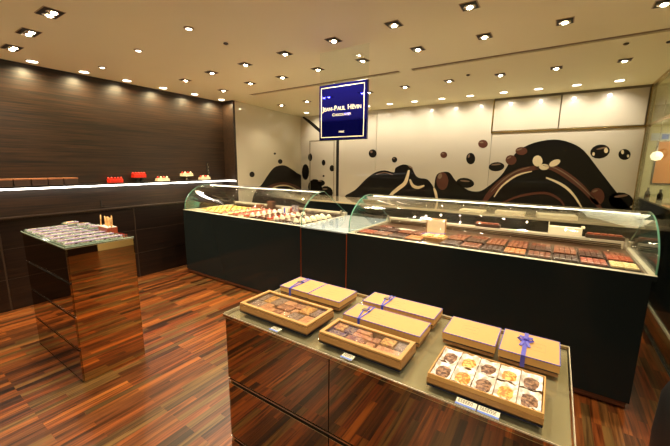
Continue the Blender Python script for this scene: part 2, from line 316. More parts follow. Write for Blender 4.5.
# mural outlines on the wall planes: side, layer, colour, points (metres along the wall, height)
MURAL = [
('b',0,'k',[(-3.445,0.865),(-3.368,0.934),(-3.269,0.982),(-3.175,1.035),(-3.093,1.107),(-3.015,1.185),(-2.943,1.251),(-2.879,1.301),(-2.82,1.341),(-2.761,1.373),(-2.698,1.396),(-2.634,1.411),(-2.57,1.417),(-2.503,1.407),(-2.436,1.388),(-2.388,1.382),(-2.372,1.4),(-2.374,1.431),(-2.363,1.461),(-2.323,1.487),(-2.271,1.512),(-2.219,1.524),(-2.17,1.521),(-2.122,1.506),(-2.08,1.481),(-2.046,1.44),(-2.019,1.389),(-1.993,1.348),(-1.97,1.325),(-1.949,1.311),(-1.92,1.3),(-1.877,1.295),(-1.827,1.293),(-1.78,1.279),(-1.737,1.243),(-1.697,1.194),(-1.664,1.143),(-1.642,1.095),(-1.627,1.045),(-1.612,0.98),(-1.536,0.884),(-1.461,0.775),(-1.568,0.682),(-2.071,0.6),(-2.86,0.523),(-3.509,0.5),(-3.675,0.588),(-3.57,0.738)]),
('b',0,'k',[(-1.602,0.679),(-1.744,0.748),(-1.696,0.868),(-1.645,0.978),(-1.654,1.063),(-1.659,1.14),(-1.66,1.209),(-1.656,1.271),(-1.647,1.324),(-1.628,1.365),(-1.597,1.391),(-1.557,1.404),(-1.518,1.411),(-1.485,1.414),(-1.454,1.41),(-1.422,1.394),(-1.392,1.361),(-1.361,1.316),(-1.32,1.27),(-1.261,1.221),(-1.193,1.172),(-1.128,1.136),(-1.07,1.12),(-1.015,1.118),(-0.966,1.124),(-0.928,1.138),(-0.896,1.16),(-0.858,1.192),(-0.807,1.238),(-0.752,1.293),(-0.706,1.343),(-0.677,1.38),(-0.657,1.413),(-0.636,1.454),(-0.611,1.509),(-0.586,1.571),(-0.56,1.627),(-0.538,1.669),(-0.515,1.704),(-0.482,1.738),(-0.432,1.774),(-0.373,1.807),(-0.307,1.834),(-0.232,1.854),(-0.152,1.868),(-0.077,1.872),(-0.013,1.865),(0.047,1.849),(0.105,1.826),(0.159,1.8),(0.211,1.767),(0.267,1.717),(0.329,1.642),(0.395,1.55),(0.461,1.459),(0.527,1.371),(0.592,1.283),(0.651,1.205),(0.7,1.14),(0.745,1.083),(0.788,1.03),(0.871,0.978),(0.953,0.93),(0.918,0.891),(0.684,0.864),(0.298,0.843),(-0.133,0.817),(-0.617,0.764),(-1.168,0.7)]),
('b',0,'k',[(-2.738,1.714),(-2.745,1.682),(-2.766,1.656),(-2.798,1.642),(-2.835,1.642),(-2.868,1.657),(-2.892,1.683),(-2.901,1.716),(-2.894,1.749),(-2.872,1.774),(-2.84,1.788),(-2.803,1.788),(-2.771,1.773),(-2.747,1.746)]),
('b',0,'k',[(-2.337,1.604),(-2.341,1.582),(-2.355,1.565),(-2.374,1.555),(-2.397,1.555),(-2.418,1.565),(-2.433,1.582),(-2.439,1.604),(-2.435,1.626),(-2.421,1.643),(-2.401,1.653),(-2.379,1.652),(-2.358,1.643),(-2.343,1.625)]),
('b',0,'k',[(-1.059,1.619),(-1.062,1.581),(-1.078,1.551),(-1.104,1.534),(-1.134,1.534),(-1.162,1.551),(-1.183,1.581),(-1.193,1.62),(-1.189,1.658),(-1.173,1.688),(-1.147,1.705),(-1.117,1.705),(-1.089,1.688),(-1.068,1.657)]),
('b',0,'k',[(-0.648,1.512),(-0.653,1.482),(-0.679,1.455),(-0.719,1.438),(-0.766,1.432),(-0.812,1.44),(-0.846,1.461),(-0.861,1.489),(-0.855,1.519),(-0.829,1.546),(-0.788,1.563),(-0.741,1.568),(-0.696,1.559),(-0.663,1.539)]),
('b',0,'k',[(-1.044,1.231),(-1.059,1.199),(-1.097,1.176),(-1.151,1.166),(-1.211,1.172),(-1.265,1.193),(-1.302,1.224),(-1.313,1.26),(-1.297,1.292),(-1.258,1.315),(-1.202,1.324),(-1.143,1.317),(-1.09,1.296),(-1.055,1.265)]),
('b',0,'k',[(0.527,1.728),(0.528,1.688),(0.511,1.652),(0.478,1.625),(0.435,1.614),(0.392,1.62),(0.356,1.643),(0.336,1.678),(0.334,1.719),(0.353,1.756),(0.387,1.782),(0.429,1.792),(0.472,1.785),(0.507,1.762)]),
('b',0,'k',[(0.734,1.664),(0.732,1.635),(0.719,1.612),(0.697,1.599),(0.671,1.599),(0.646,1.612),(0.626,1.636),(0.617,1.665),(0.619,1.694),(0.633,1.717),(0.655,1.73),(0.681,1.73),(0.706,1.716),(0.725,1.693)]),
('b',0,'k',[(0.833,1.085),(0.824,1.04),(0.793,1.004),(0.746,0.985),(0.692,0.987),(0.642,1.01),(0.605,1.049),(0.59,1.097),(0.6,1.143),(0.632,1.179),(0.68,1.196),(0.734,1.193),(0.783,1.17),(0.818,1.132)]),
('b',0,'k',[(-4.206,1.654),(-4.211,1.619),(-4.226,1.591),(-4.247,1.575),(-4.27,1.575),(-4.291,1.591),(-4.305,1.619),(-4.31,1.654),(-4.305,1.69),(-4.29,1.718),(-4.269,1.733),(-4.246,1.733),(-4.225,1.717),(-4.211,1.689)]),
('b',0,'k',[(-3.873,1.546),(-3.877,1.52),(-3.89,1.5),(-3.907,1.488),(-3.927,1.488),(-3.945,1.499),(-3.958,1.52),(-3.962,1.546),(-3.958,1.572),(-3.945,1.592),(-3.928,1.604),(-3.908,1.604),(-3.89,1.592),(-3.878,1.572)]),
('b',0,'k',[(-3.655,1.438),(-3.66,1.411),(-3.676,1.389),(-3.699,1.377),(-3.724,1.376),(-3.748,1.388),(-3.764,1.41),(-3.77,1.437),(-3.764,1.464),(-3.748,1.486),(-3.725,1.498),(-3.7,1.499),(-3.677,1.487),(-3.661,1.465)]),
('b',0,'k',[(-3.891,1.282),(-3.894,1.273),(-3.901,1.266),(-3.911,1.262),(-3.922,1.261),(-3.932,1.265),(-3.939,1.272),(-3.941,1.281),(-3.939,1.289),(-3.932,1.296),(-3.922,1.301),(-3.911,1.301),(-3.901,1.297),(-3.894,1.29)]),
('b',0,'k',[(-4.288,1.354),(-4.298,1.282),(-4.325,1.224),(-4.364,1.19),(-4.407,1.189),(-4.446,1.22),(-4.472,1.278),(-4.481,1.35),(-4.471,1.423),(-4.443,1.481),(-4.404,1.513),(-4.361,1.513),(-4.323,1.482),(-4.297,1.425)]),
('b',0,'k',[(-3.956,1.058),(-3.973,0.986),(-4.022,0.926),(-4.094,0.89),(-4.176,0.886),(-4.25,0.914),(-4.301,0.969),(-4.319,1.041),(-4.3,1.115),(-4.249,1.175),(-4.175,1.209),(-4.094,1.211),(-4.023,1.182),(-3.973,1.127)]),
('b',0,'k',[(-3.683,0.95),(-3.699,0.888),(-3.746,0.836),(-3.815,0.804),(-3.893,0.799),(-3.964,0.822),(-4.014,0.869),(-4.031,0.931),(-4.014,0.994),(-3.965,1.046),(-3.894,1.077),(-3.817,1.08),(-3.748,1.056),(-3.7,1.01)]),
('b',0,'k',[(-3.881,1.142),(-3.89,1.115),(-3.918,1.093),(-3.958,1.079),(-4.003,1.077),(-4.044,1.088),(-4.073,1.108),(-4.083,1.134),(-4.073,1.161),(-4.044,1.183),(-4.004,1.196),(-3.959,1.198),(-3.919,1.188),(-3.891,1.167)]),
('b',1,'n',[(-1.484,1.679),(-1.488,1.657),(-1.502,1.639),(-1.524,1.63),(-1.548,1.63),(-1.571,1.64),(-1.588,1.657),(-1.595,1.679),(-1.591,1.701),(-1.577,1.719),(-1.555,1.728),(-1.53,1.728),(-1.507,1.718),(-1.491,1.7)]),
('b',1,'n',[(-0.899,1.834),(-0.903,1.808),(-0.921,1.787),(-0.947,1.776),(-0.977,1.776),(-1.006,1.789),(-1.027,1.811),(-1.036,1.838),(-1.031,1.865),(-1.014,1.886),(-0.987,1.897),(-0.957,1.896),(-0.928,1.883),(-0.908,1.861)]),
('b',1,'n',[(-1.438,1.266),(-1.444,1.203),(-1.467,1.151),(-1.503,1.121),(-1.546,1.119),(-1.587,1.146),(-1.618,1.196),(-1.632,1.259),(-1.626,1.323),(-1.602,1.374),(-1.565,1.403),(-1.522,1.404),(-1.482,1.377),(-1.452,1.328)]),
('b',1,'n',[(-0.376,1.723),(-0.381,1.699),(-0.4,1.68),(-0.428,1.669),(-0.462,1.67),(-0.493,1.681),(-0.516,1.701),(-0.526,1.725),(-0.521,1.749),(-0.501,1.769),(-0.472,1.779),(-0.439,1.778),(-0.408,1.767),(-0.386,1.747)]),
('b',1,'n',[(-0.5,1.598),(-0.504,1.567),(-0.521,1.543),(-0.548,1.529),(-0.58,1.528),(-0.61,1.542),(-0.632,1.567),(-0.642,1.598),(-0.638,1.629),(-0.62,1.654),(-0.593,1.668),(-0.561,1.667),(-0.532,1.653),(-0.51,1.629)]),
('b',1,'n',[(0.545,1.136),(0.543,1.089),(0.527,1.049),(0.499,1.025),(0.464,1.023),(0.431,1.042),(0.405,1.079),(0.392,1.127),(0.394,1.176),(0.411,1.215),(0.439,1.238),(0.473,1.24),(0.506,1.22),(0.532,1.183)]),
('b',2,'c',[(0.51,1.716),(0.51,1.702),(0.506,1.691),(0.499,1.685),(0.49,1.685),(0.481,1.691),(0.474,1.702),(0.471,1.716),(0.471,1.73),(0.475,1.742),(0.483,1.748),(0.491,1.747),(0.5,1.741),(0.507,1.73)]),
('b',2,'c',[(0.383,1.674),(0.383,1.664),(0.38,1.656),(0.375,1.652),(0.37,1.652),(0.364,1.656),(0.359,1.664),(0.357,1.674),(0.357,1.684),(0.36,1.692),(0.364,1.696),(0.37,1.696),(0.376,1.692),(0.381,1.684)]),
('b',2,'c',[(0.667,1.695),(0.667,1.684),(0.665,1.674),(0.659,1.669),(0.653,1.669),(0.647,1.674),(0.642,1.684),(0.639,1.695),(0.639,1.707),(0.642,1.716),(0.647,1.721),(0.653,1.721),(0.659,1.716),(0.664,1.707)]),
('b',2,'c',[(0.722,1.646),(0.722,1.638),(0.72,1.632),(0.716,1.628),(0.711,1.628),(0.706,1.632),(0.702,1.638),(0.7,1.646),(0.7,1.654),(0.702,1.66),(0.706,1.664),(0.711,1.664),(0.716,1.66),(0.72,1.654)]),
('b',2,'c',[(-0.179,1.584),(-0.182,1.552),(-0.196,1.525),(-0.218,1.511),(-0.245,1.51),(-0.27,1.525),(-0.29,1.551),(-0.299,1.584),(-0.296,1.617),(-0.282,1.643),(-0.259,1.658),(-0.233,1.658),(-0.208,1.643),(-0.189,1.617)]),
('b',2,'c',[(-0.096,1.503),(-0.1,1.485),(-0.115,1.471),(-0.137,1.463),(-0.164,1.462),(-0.188,1.47),(-0.206,1.484),(-0.214,1.502),(-0.21,1.52),(-0.195,1.534),(-0.172,1.542),(-0.146,1.543),(-0.121,1.535),(-0.104,1.521)]),
('b',2,'c',[(0.022,1.592),(0.024,1.573),(0.014,1.551),(-0.006,1.53),(-0.032,1.515),(-0.059,1.508),(-0.081,1.511),(-0.095,1.523),(-0.097,1.542),(-0.087,1.565),(-0.067,1.586),(-0.041,1.601),(-0.014,1.607),(0.008,1.604)]),
('b',2,'g',[(0.77,1.167),(0.765,1.159),(0.749,1.15),(0.724,1.14),(0.695,1.133),(0.668,1.129),(0.648,1.13),(0.64,1.135),(0.645,1.143),(0.662,1.153),(0.688,1.162),(0.717,1.169),(0.743,1.173),(0.762,1.172)]),
('b',2,'g',[(-1.109,1.27),(-1.116,1.265),(-1.137,1.262),(-1.167,1.261),(-1.2,1.263),(-1.231,1.267),(-1.252,1.273),(-1.259,1.279),(-1.251,1.284),(-1.23,1.287),(-1.2,1.288),(-1.167,1.286),(-1.137,1.281),(-1.116,1.276)]),
('b',2,'g',[(-0.697,1.539),(-0.702,1.534),(-0.72,1.528),(-0.746,1.523),(-0.776,1.52),(-0.803,1.519),(-0.823,1.521),(-0.83,1.526),(-0.824,1.531),(-0.806,1.537),(-0.78,1.542),(-0.75,1.545),(-0.723,1.546),(-0.704,1.544)]),
('b',2,'g',[(-2.82,1.745),(-2.822,1.736),(-2.829,1.729),(-2.838,1.725),(-2.849,1.725),(-2.859,1.729),(-2.866,1.737),(-2.869,1.746),(-2.867,1.755),(-2.86,1.763),(-2.851,1.767),(-2.84,1.766),(-2.83,1.762),(-2.823,1.755)]),
('b',2,'g',[(-2.383,1.625),(-2.384,1.619),(-2.388,1.614),(-2.394,1.611),(-2.401,1.611),(-2.407,1.614),(-2.412,1.619),(-2.413,1.625),(-2.412,1.631),(-2.408,1.635),(-2.402,1.638),(-2.395,1.638),(-2.389,1.635),(-2.385,1.631)]),
('b',1,'n',[(-0.247,1.48),(-0.212,1.477),(-0.164,1.477),(-0.113,1.472),(-0.066,1.46),(-0.021,1.438),(0.028,1.408),(0.078,1.373),(0.127,1.337),(0.172,1.304),(0.215,1.27),(0.259,1.233),(0.306,1.189),(0.364,1.129),(0.429,1.057),(0.489,0.991),(0.531,0.946),(0.55,0.972),(0.513,1.023),(0.458,1.095),(0.397,1.173),(0.341,1.24),(0.294,1.291),(0.25,1.334),(0.206,1.373),(0.16,1.409),(0.11,1.446),(0.056,1.481),(0,1.512),(-0.056,1.533),(-0.114,1.541),(-0.171,1.538),(-0.219,1.53),(-0.253,1.523)]),
('b',1,'n',[(-0.195,1.524),(-0.235,1.521),(-0.294,1.514),(-0.359,1.504),(-0.418,1.49),(-0.466,1.472),(-0.509,1.45),(-0.547,1.426),(-0.583,1.402),(-0.618,1.377),(-0.651,1.35),(-0.683,1.32),(-0.717,1.284),(-0.754,1.241),(-0.793,1.192),(-0.831,1.139),(-0.865,1.082),(-0.893,1.019),(-0.918,0.95),(-0.937,0.889),(-0.949,0.846),(-0.909,0.827),(-0.889,0.867),(-0.862,0.923),(-0.833,0.984),(-0.801,1.037),(-0.767,1.083),(-0.728,1.129),(-0.688,1.172),(-0.651,1.21),(-0.619,1.242),(-0.59,1.268),(-0.561,1.293),(-0.53,1.318),(-0.496,1.345),(-0.464,1.371),(-0.429,1.395),(-0.391,1.416),(-0.34,1.436),(-0.279,1.453),(-0.223,1.468),(-0.185,1.48)]),
('b',2,'c',[(-0.118,1.35),(-0.086,1.334),(-0.039,1.312),(0.011,1.288),(0.055,1.263),(0.091,1.238),(0.126,1.213),(0.158,1.184),(0.191,1.151),(0.228,1.105),(0.266,1.05),(0.301,0.999),(0.325,0.964),(0.335,0.973),(0.313,1.011),(0.282,1.065),(0.245,1.123),(0.209,1.172),(0.175,1.21),(0.14,1.241),(0.104,1.268),(0.065,1.293),(0.019,1.316),(-0.033,1.338),(-0.081,1.355),(-0.114,1.366)]),
('b',2,'c',[(-0.294,1.447),(-0.327,1.44),(-0.376,1.429),(-0.431,1.412),(-0.483,1.389),(-0.531,1.356),(-0.579,1.316),(-0.624,1.271),(-0.663,1.227),(-0.695,1.18),(-0.721,1.129),(-0.74,1.084),(-0.754,1.052),(-0.744,1.046),(-0.727,1.076),(-0.705,1.119),(-0.678,1.167),(-0.646,1.211),(-0.608,1.252),(-0.563,1.295),(-0.517,1.335),(-0.471,1.367),(-0.423,1.391),(-0.37,1.41),(-0.323,1.424),(-0.29,1.435)]),
('b',2,'c',[(-2.127,1.433),(-2.134,1.413),(-2.142,1.384),(-2.151,1.352),(-2.161,1.322),(-2.171,1.293),(-2.18,1.265),(-2.191,1.239),(-2.206,1.217),(-2.226,1.196),(-2.254,1.174),(-2.287,1.15),(-2.321,1.123),(-2.354,1.094),(-2.39,1.063),(-2.426,1.028),(-2.459,0.986),(-2.489,0.934),(-2.515,0.874),(-2.537,0.819),(-2.551,0.781),(-2.523,0.771),(-2.503,0.807),(-2.476,0.86),(-2.446,0.915),(-2.415,0.96),(-2.384,0.993),(-2.349,1.022),(-2.312,1.049),(-2.278,1.076),(-2.245,1.102),(-2.212,1.125),(-2.18,1.151),(-2.153,1.181),(-2.134,1.214),(-2.123,1.248),(-2.116,1.279),(-2.111,1.309),(-2.105,1.342),(-2.101,1.376),(-2.099,1.406),(-2.098,1.427)]),
('b',2,'c',[(-2.099,1.266),(-2.093,1.245),(-2.084,1.214),(-2.069,1.18),(-2.049,1.151),(-2.022,1.132),(-1.993,1.12),(-1.963,1.115),(-1.931,1.116),(-1.899,1.124),(-1.867,1.14),(-1.841,1.155),(-1.823,1.167),(-1.833,1.187),(-1.854,1.182),(-1.882,1.173),(-1.912,1.165),(-1.936,1.162),(-1.957,1.164),(-1.978,1.169),(-1.997,1.177),(-2.013,1.186),(-2.029,1.203),(-2.046,1.229),(-2.062,1.257),(-2.074,1.276)]),
('b',2,'c',[(-1.674,1.138),(-1.671,1.121),(-1.663,1.097),(-1.654,1.07),(-1.645,1.04),(-1.634,1.001),(-1.621,0.954),(-1.609,0.91),(-1.599,0.88),(-1.58,0.884),(-1.582,0.916),(-1.588,0.961),(-1.596,1.01),(-1.605,1.051),(-1.616,1.084),(-1.63,1.111),(-1.643,1.133),(-1.654,1.147)]),
('b',1,'n',[(-0.654,0.942),(-0.609,0.967),(-0.545,1.003),(-0.474,1.041),(-0.402,1.07),(-0.328,1.093),(-0.248,1.112),(-0.171,1.125),(-0.106,1.127),(-0.053,1.118),(-0.006,1.098),(0.035,1.074),(0.07,1.048),(0.099,1.018),(0.122,0.982),(0.14,0.948),(0.154,0.924),(0.164,0.931),(0.153,0.956),(0.137,0.993),(0.114,1.034),(0.084,1.07),(0.047,1.1),(0.003,1.128),(-0.048,1.151),(-0.107,1.162),(-0.176,1.159),(-0.255,1.146),(-0.336,1.125),(-0.412,1.1),(-0.485,1.067),(-0.556,1.026),(-0.618,0.986),(-0.662,0.958)]),
('b',0,'k',[(-4.454,2.453),(-4.42,2.427),(-4.371,2.392),(-4.314,2.352),(-4.259,2.313),(-4.207,2.274),(-4.153,2.232),(-4.094,2.19),(-4.032,2.147),(-3.959,2.099),(-3.877,2.048),(-3.804,2.003),(-3.752,1.974),(-3.731,1.994),(-3.776,2.03),(-3.843,2.081),(-3.917,2.137),(-3.985,2.187),(-4.043,2.232),(-4.098,2.275),(-4.154,2.317),(-4.21,2.355),(-4.27,2.393),(-4.333,2.428),(-4.388,2.457),(-4.429,2.477)]),
('b',2,'g',[(-0.441,1.757),(-0.447,1.749),(-0.466,1.739),(-0.492,1.731),(-0.514,1.729),(-0.524,1.733),(-0.518,1.742),(-0.499,1.752),(-0.473,1.759),(-0.451,1.761)]),
('b',2,'g',[(-0.573,1.647),(-0.574,1.638),(-0.585,1.626),(-0.602,1.615),(-0.617,1.609),(-0.626,1.612),(-0.624,1.621),(-0.613,1.633),(-0.597,1.644),(-0.581,1.65)]),
('b',2,'g',[(-1.547,1.332),(-1.561,1.307),(-1.581,1.295),(-1.601,1.301),(-1.611,1.323),(-1.609,1.352),(-1.595,1.377),(-1.575,1.389),(-1.556,1.382),(-1.545,1.361)]),
('b',2,'g',[(-0.959,1.858),(-0.964,1.851),(-0.979,1.847),(-0.999,1.848),(-1.014,1.853),(-1.021,1.86),(-1.016,1.866),(-1,1.87),(-0.981,1.87),(-0.965,1.865)]),
('b',2,'g',[(-1.528,1.698),(-1.532,1.691),(-1.545,1.687),(-1.56,1.688),(-1.573,1.692),(-1.579,1.698),(-1.574,1.705),(-1.562,1.709),(-1.546,1.708),(-1.533,1.704)]),
('b',2,'g',[(0.504,1.76),(0.495,1.751),(0.468,1.739),(0.433,1.73),(0.403,1.727),(0.39,1.731),(0.399,1.74),(0.427,1.751),(0.462,1.76),(0.491,1.763)]),
('b',2,'g',[(0.468,1.215),(0.465,1.206),(0.453,1.194),(0.437,1.185),(0.421,1.182),(0.413,1.186),(0.415,1.196),(0.427,1.207),(0.444,1.217),(0.46,1.22)]),
('b',2,'g',[(-1.14,1.655),(-1.146,1.639),(-1.155,1.63),(-1.164,1.632),(-1.17,1.645),(-1.169,1.663),(-1.163,1.679),(-1.154,1.688),(-1.145,1.686),(-1.14,1.673)]),
('b',2,'g',[(-2.041,1.456),(-2.054,1.454),(-2.08,1.462),(-2.109,1.478),(-2.131,1.494),(-2.136,1.506),(-2.123,1.508),(-2.097,1.5),(-2.068,1.485),(-2.046,1.468)]),
('b',2,'g',[(-3.956,1.179),(-3.966,1.171),(-3.991,1.165),(-4.022,1.163),(-4.048,1.168),(-4.057,1.176),(-4.048,1.185),(-4.022,1.191),(-3.991,1.192),(-3.966,1.187)]),
('b',2,'g',[(-3.816,1.024),(-3.828,1.013),(-3.86,1.006),(-3.9,1.004),(-3.933,1.008),(-3.945,1.017),(-3.933,1.028),(-3.9,1.035),(-3.86,1.037),(-3.828,1.032)]),
('b',2,'g',[(-0.169,1.519),(-0.141,1.513),(-0.102,1.505),(-0.058,1.494),(-0.015,1.478),(0.025,1.455),(0.068,1.428),(0.11,1.398),(0.151,1.367),(0.192,1.334),(0.232,1.299),(0.271,1.264),(0.308,1.229),(0.346,1.192),(0.384,1.152),(0.417,1.118),(0.441,1.094),(0.444,1.099),(0.421,1.124),(0.389,1.16),(0.351,1.2),(0.314,1.239),(0.277,1.275),(0.238,1.311),(0.198,1.347),(0.158,1.38),(0.116,1.412),(0.073,1.442),(0.03,1.469),(-0.012,1.49),(-0.056,1.506),(-0.101,1.516),(-0.14,1.522),(-0.168,1.527)]),
('b',2,'g',[(-0.324,1.505),(-0.357,1.494),(-0.405,1.479),(-0.458,1.459),(-0.507,1.435),(-0.55,1.406),(-0.59,1.373),(-0.629,1.337),(-0.667,1.298),(-0.705,1.254),(-0.743,1.204),(-0.776,1.158),(-0.799,1.125),(-0.793,1.12),(-0.769,1.151),(-0.734,1.195),(-0.695,1.243),(-0.656,1.286),(-0.619,1.323),(-0.58,1.359),(-0.54,1.392),(-0.5,1.42),(-0.452,1.445),(-0.4,1.466),(-0.353,1.484),(-0.321,1.497)]),
('b',2,'g',[(-2.738,1.334),(-2.704,1.341),(-2.657,1.353),(-2.606,1.363),(-2.561,1.368),(-2.518,1.364),(-2.474,1.354),(-2.434,1.344),(-2.406,1.338),(-2.404,1.345),(-2.43,1.355),(-2.469,1.368),(-2.515,1.38),(-2.561,1.386),(-2.61,1.38),(-2.662,1.368),(-2.708,1.354),(-2.741,1.344)]),
('l',0,'k',[(0.407,1.027),(0.454,1.076),(0.526,1.112),(0.602,1.156),(0.679,1.223),(0.761,1.3),(0.839,1.364),(0.902,1.409),(0.959,1.441),(1.023,1.464),(1.105,1.48),(1.196,1.488),(1.281,1.487),(1.351,1.477),(1.415,1.459),(1.484,1.435),(1.566,1.405),(1.652,1.37),(1.737,1.331),(1.824,1.306),(1.909,1.278),(1.969,1.2),(2.055,1.015),(2.116,0.774),(1.961,0.618),(1.433,0.622),(0.812,0.702),(0.422,0.781),(0.32,0.859),(0.352,0.949)]),
('l',0,'k',[(0.412,1.33),(0.404,1.309),(0.385,1.293),(0.357,1.284),(0.328,1.285),(0.302,1.295),(0.285,1.312),(0.28,1.332),(0.287,1.352),(0.306,1.368),(0.333,1.377),(0.362,1.377),(0.388,1.367),(0.406,1.35)]),
('l',0,'k',[(1.23,1.559),(1.222,1.539),(1.202,1.523),(1.173,1.514),(1.142,1.514),(1.114,1.523),(1.095,1.538),(1.089,1.557),(1.096,1.577),(1.116,1.593),(1.145,1.602),(1.176,1.602),(1.204,1.594),(1.224,1.579)]),
('l',0,'k',[(1.029,1.701),(1.025,1.693),(1.015,1.685),(1.002,1.681),(0.987,1.681),(0.974,1.684),(0.965,1.691),(0.962,1.699),(0.965,1.708),(0.975,1.715),(0.988,1.72),(1.003,1.72),(1.017,1.717),(1.026,1.71)]),
('l',1,'n',[(0.607,1.001),(0.66,1.016),(0.735,1.039),(0.82,1.063),(0.904,1.079),(0.987,1.089),(1.078,1.094),(1.172,1.096),(1.266,1.092),(1.365,1.08),(1.473,1.061),(1.58,1.039),(1.672,1.018),(1.746,0.996),(1.81,0.973),(1.864,0.95),(1.906,0.935),(1.944,0.958),(1.912,0.979),(1.864,1.008),(1.798,1.041),(1.716,1.071),(1.618,1.098),(1.505,1.125),(1.388,1.147),(1.274,1.16),(1.166,1.163),(1.062,1.159),(0.964,1.148),(0.873,1.133),(0.783,1.109),(0.699,1.078),(0.629,1.048),(0.583,1.028)]),
('l',2,'c',[(0.771,1.016),(0.814,1.028),(0.875,1.047),(0.945,1.066),(1.016,1.079),(1.088,1.086),(1.168,1.089),(1.251,1.088),(1.333,1.082),(1.425,1.066),(1.527,1.041),(1.621,1.015),(1.689,0.997),(1.697,1.008),(1.632,1.029),(1.539,1.057),(1.437,1.086),(1.34,1.105),(1.251,1.113),(1.164,1.114),(1.081,1.11),(1.004,1.102),(0.93,1.086),(0.86,1.064),(0.801,1.042),(0.761,1.027)]),
]

# ------------------------------------------------------------ camera
H = 1.5
yaw, pitch, roll = math.radians(33.65), math.radians(10.0), math.radians(.563)
cam = bpy.data.cameras.new('camera'); co = bpy.data.objects.new('camera', cam); C.objects.link(co)
cam.sensor_width = 36; cam.lens = 328.15/670*36; cam.clip_start = .02
fwd = Vector((-math.sin(yaw)*math.cos(pitch), math.cos(yaw)*math.cos(pitch), -math.sin(pitch)))
rt = Vector((math.cos(yaw), math.sin(yaw), 0)); up = rt.cross(fwd)
r2 = rt*math.cos(roll)+up*math.sin(roll); u2 = -rt*math.sin(roll)+up*math.cos(roll)
co.matrix_world = Matrix(((r2.x, u2.x, -fwd.x, 0), (r2.y, u2.y, -fwd.y, 0), (r2.z, u2.z, -fwd.z, H), (0, 0, 0, 1)))
bpy.context.scene.camera = co

# ------------------------------------------------------------ the room
ZC = 2.47; YB = 5.45; XL = -4.53; YF = -1.3
struct(MB().box(-4.9, 3.2, -1.3, 7.4, -.1, 0, 'floor'), 'floor')
struct(MB().box(-7, 5, -7, -1.3, -.1, 0, 'stone_floor'), 'floor_concourse')
struct(MB().box(-7, 5, -7, -1.45, 3.2, 3.3, 'ceiling'), 'ceiling_concourse')
f = MB()
f.box(-4.9, 3.2, -1.3, 3.375, ZC, ZC+.1, 'ceiling'); f.box(-4.9, 3.2, 3.455, 7.4, ZC, ZC+.1, 'ceiling')
f.box(-4.9, -3.75, 3.375, 3.455, ZC, ZC+.1, 'ceiling'); f.box(-1.477, -1.347, 3.375, 3.455, ZC, ZC+.1, 'ceiling')
f.box(1.1, 3.2, 3.375, 3.455, ZC, ZC+.1, 'ceiling')
ceiling = struct(f, 'ceiling')
for n_, (a, b) in enumerate(((-3.75, -1.477), (-1.347, 1.1))):
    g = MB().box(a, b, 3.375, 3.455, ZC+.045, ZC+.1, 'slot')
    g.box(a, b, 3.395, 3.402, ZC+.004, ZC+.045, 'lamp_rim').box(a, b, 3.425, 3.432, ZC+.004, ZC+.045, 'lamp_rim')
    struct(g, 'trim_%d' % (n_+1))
# left wall: dark streaked veneer above, panelled base below a ledge
wl = struct(MB().box(-4.75, XL, YF, 3.53, 0, ZC, 'darkwood').box(-4.75, -4.27, 3.53, 3.57, 0, ZC, 'darkwood'), 'wall_left')
g = MB()
for y0, y1 in ((-1.2, -.47), (-.46, .79), (.80, 2.05), (2.06, 3.31), (3.32, 3.53)):
    for z0, z1 in ((0, .325), (.335, .635), (.645, .93)):
        g.box(XL, XL+.035, y0+.002, y1-.002, z0, z1, 'darkwood_low')
g.box(XL, XL+.03, -1.2, 3.53, 0, .93, 'panel_line')
struct(g, 'wall_left_base')
struct(MB().box(XL, XL+.05, -1.2, 3.53, .93, .955, 'darkwood_low', .003).box(XL+.046, XL+.054, -1.2, 3.53, .944, .956, 'panel_line'), 'trim_3')
# glossy cream wall running on from the wood
A0 = Vector((-4.27, 3.57, 0)); A1 = Vector((-4.504, 5.45, 0)); tl = (A1-A0).normalized(); ang = math.atan2(tl.y, tl.x)
L = (A1-A0).length
wg = MB().box(0, L+.02, 0, .05, 0, ZC, 'white_mirror')
o = wg.build('wall_left_gloss', None, A0, ang); o['kind'] = 'structure'
# back wall panels, with joints
g = MB()
xs = [-4.56, -3.62, -3.555, -2.754, -.857, .84]
joint = .006
for i, (a, b) in enumerate(zip(xs, xs[1:])):
    if i == 1: continue
    if i == 4:
        g.box(a+joint, b, YB, YB+.08, 0, 1.985, 'white_gloss')
        g.box(a+joint, -.055, YB-.012, YB+.08, 2.015, ZC-.03, 'white_gloss', .002); g.box(-.04, b-.03, YB-.012, YB+.08, 2.015, ZC-.03, 'white_gloss', .002)
    else: g.box(a+(joint if i else 0), b, YB, YB+.08, 0, ZC, 'white_gloss')
g.box(-4.56, .84, YB+.02, YB+.12, 0, ZC, 'joint')
g.box(-3.62, -3.555, YB+.01, YB+.02, 0, ZC, 'black')
struct(g, 'wall_back')
struct(MB().box(-.86, .83, YB-.02, YB, 1.985, 2.003, 'gold', .002).box(-.868, -.855, YB-.02, YB, 1.985, ZC-.02, 'gold').box(-.86, .83, YB-.014, YB, ZC-.022, ZC, 'joint'), 'trim_4')
# flush door leaf outline in the back wall
struct(MB().box(-4.27, -4.255, YB-.008, YB, .9, 1.985, 'joint').box(-4.27, -3.66, YB-.008, YB, 1.975, 1.985, 'joint').box(-3.67, -3.66, YB-.008, YB, .9, 1.985, 'joint'), 'trim_5')
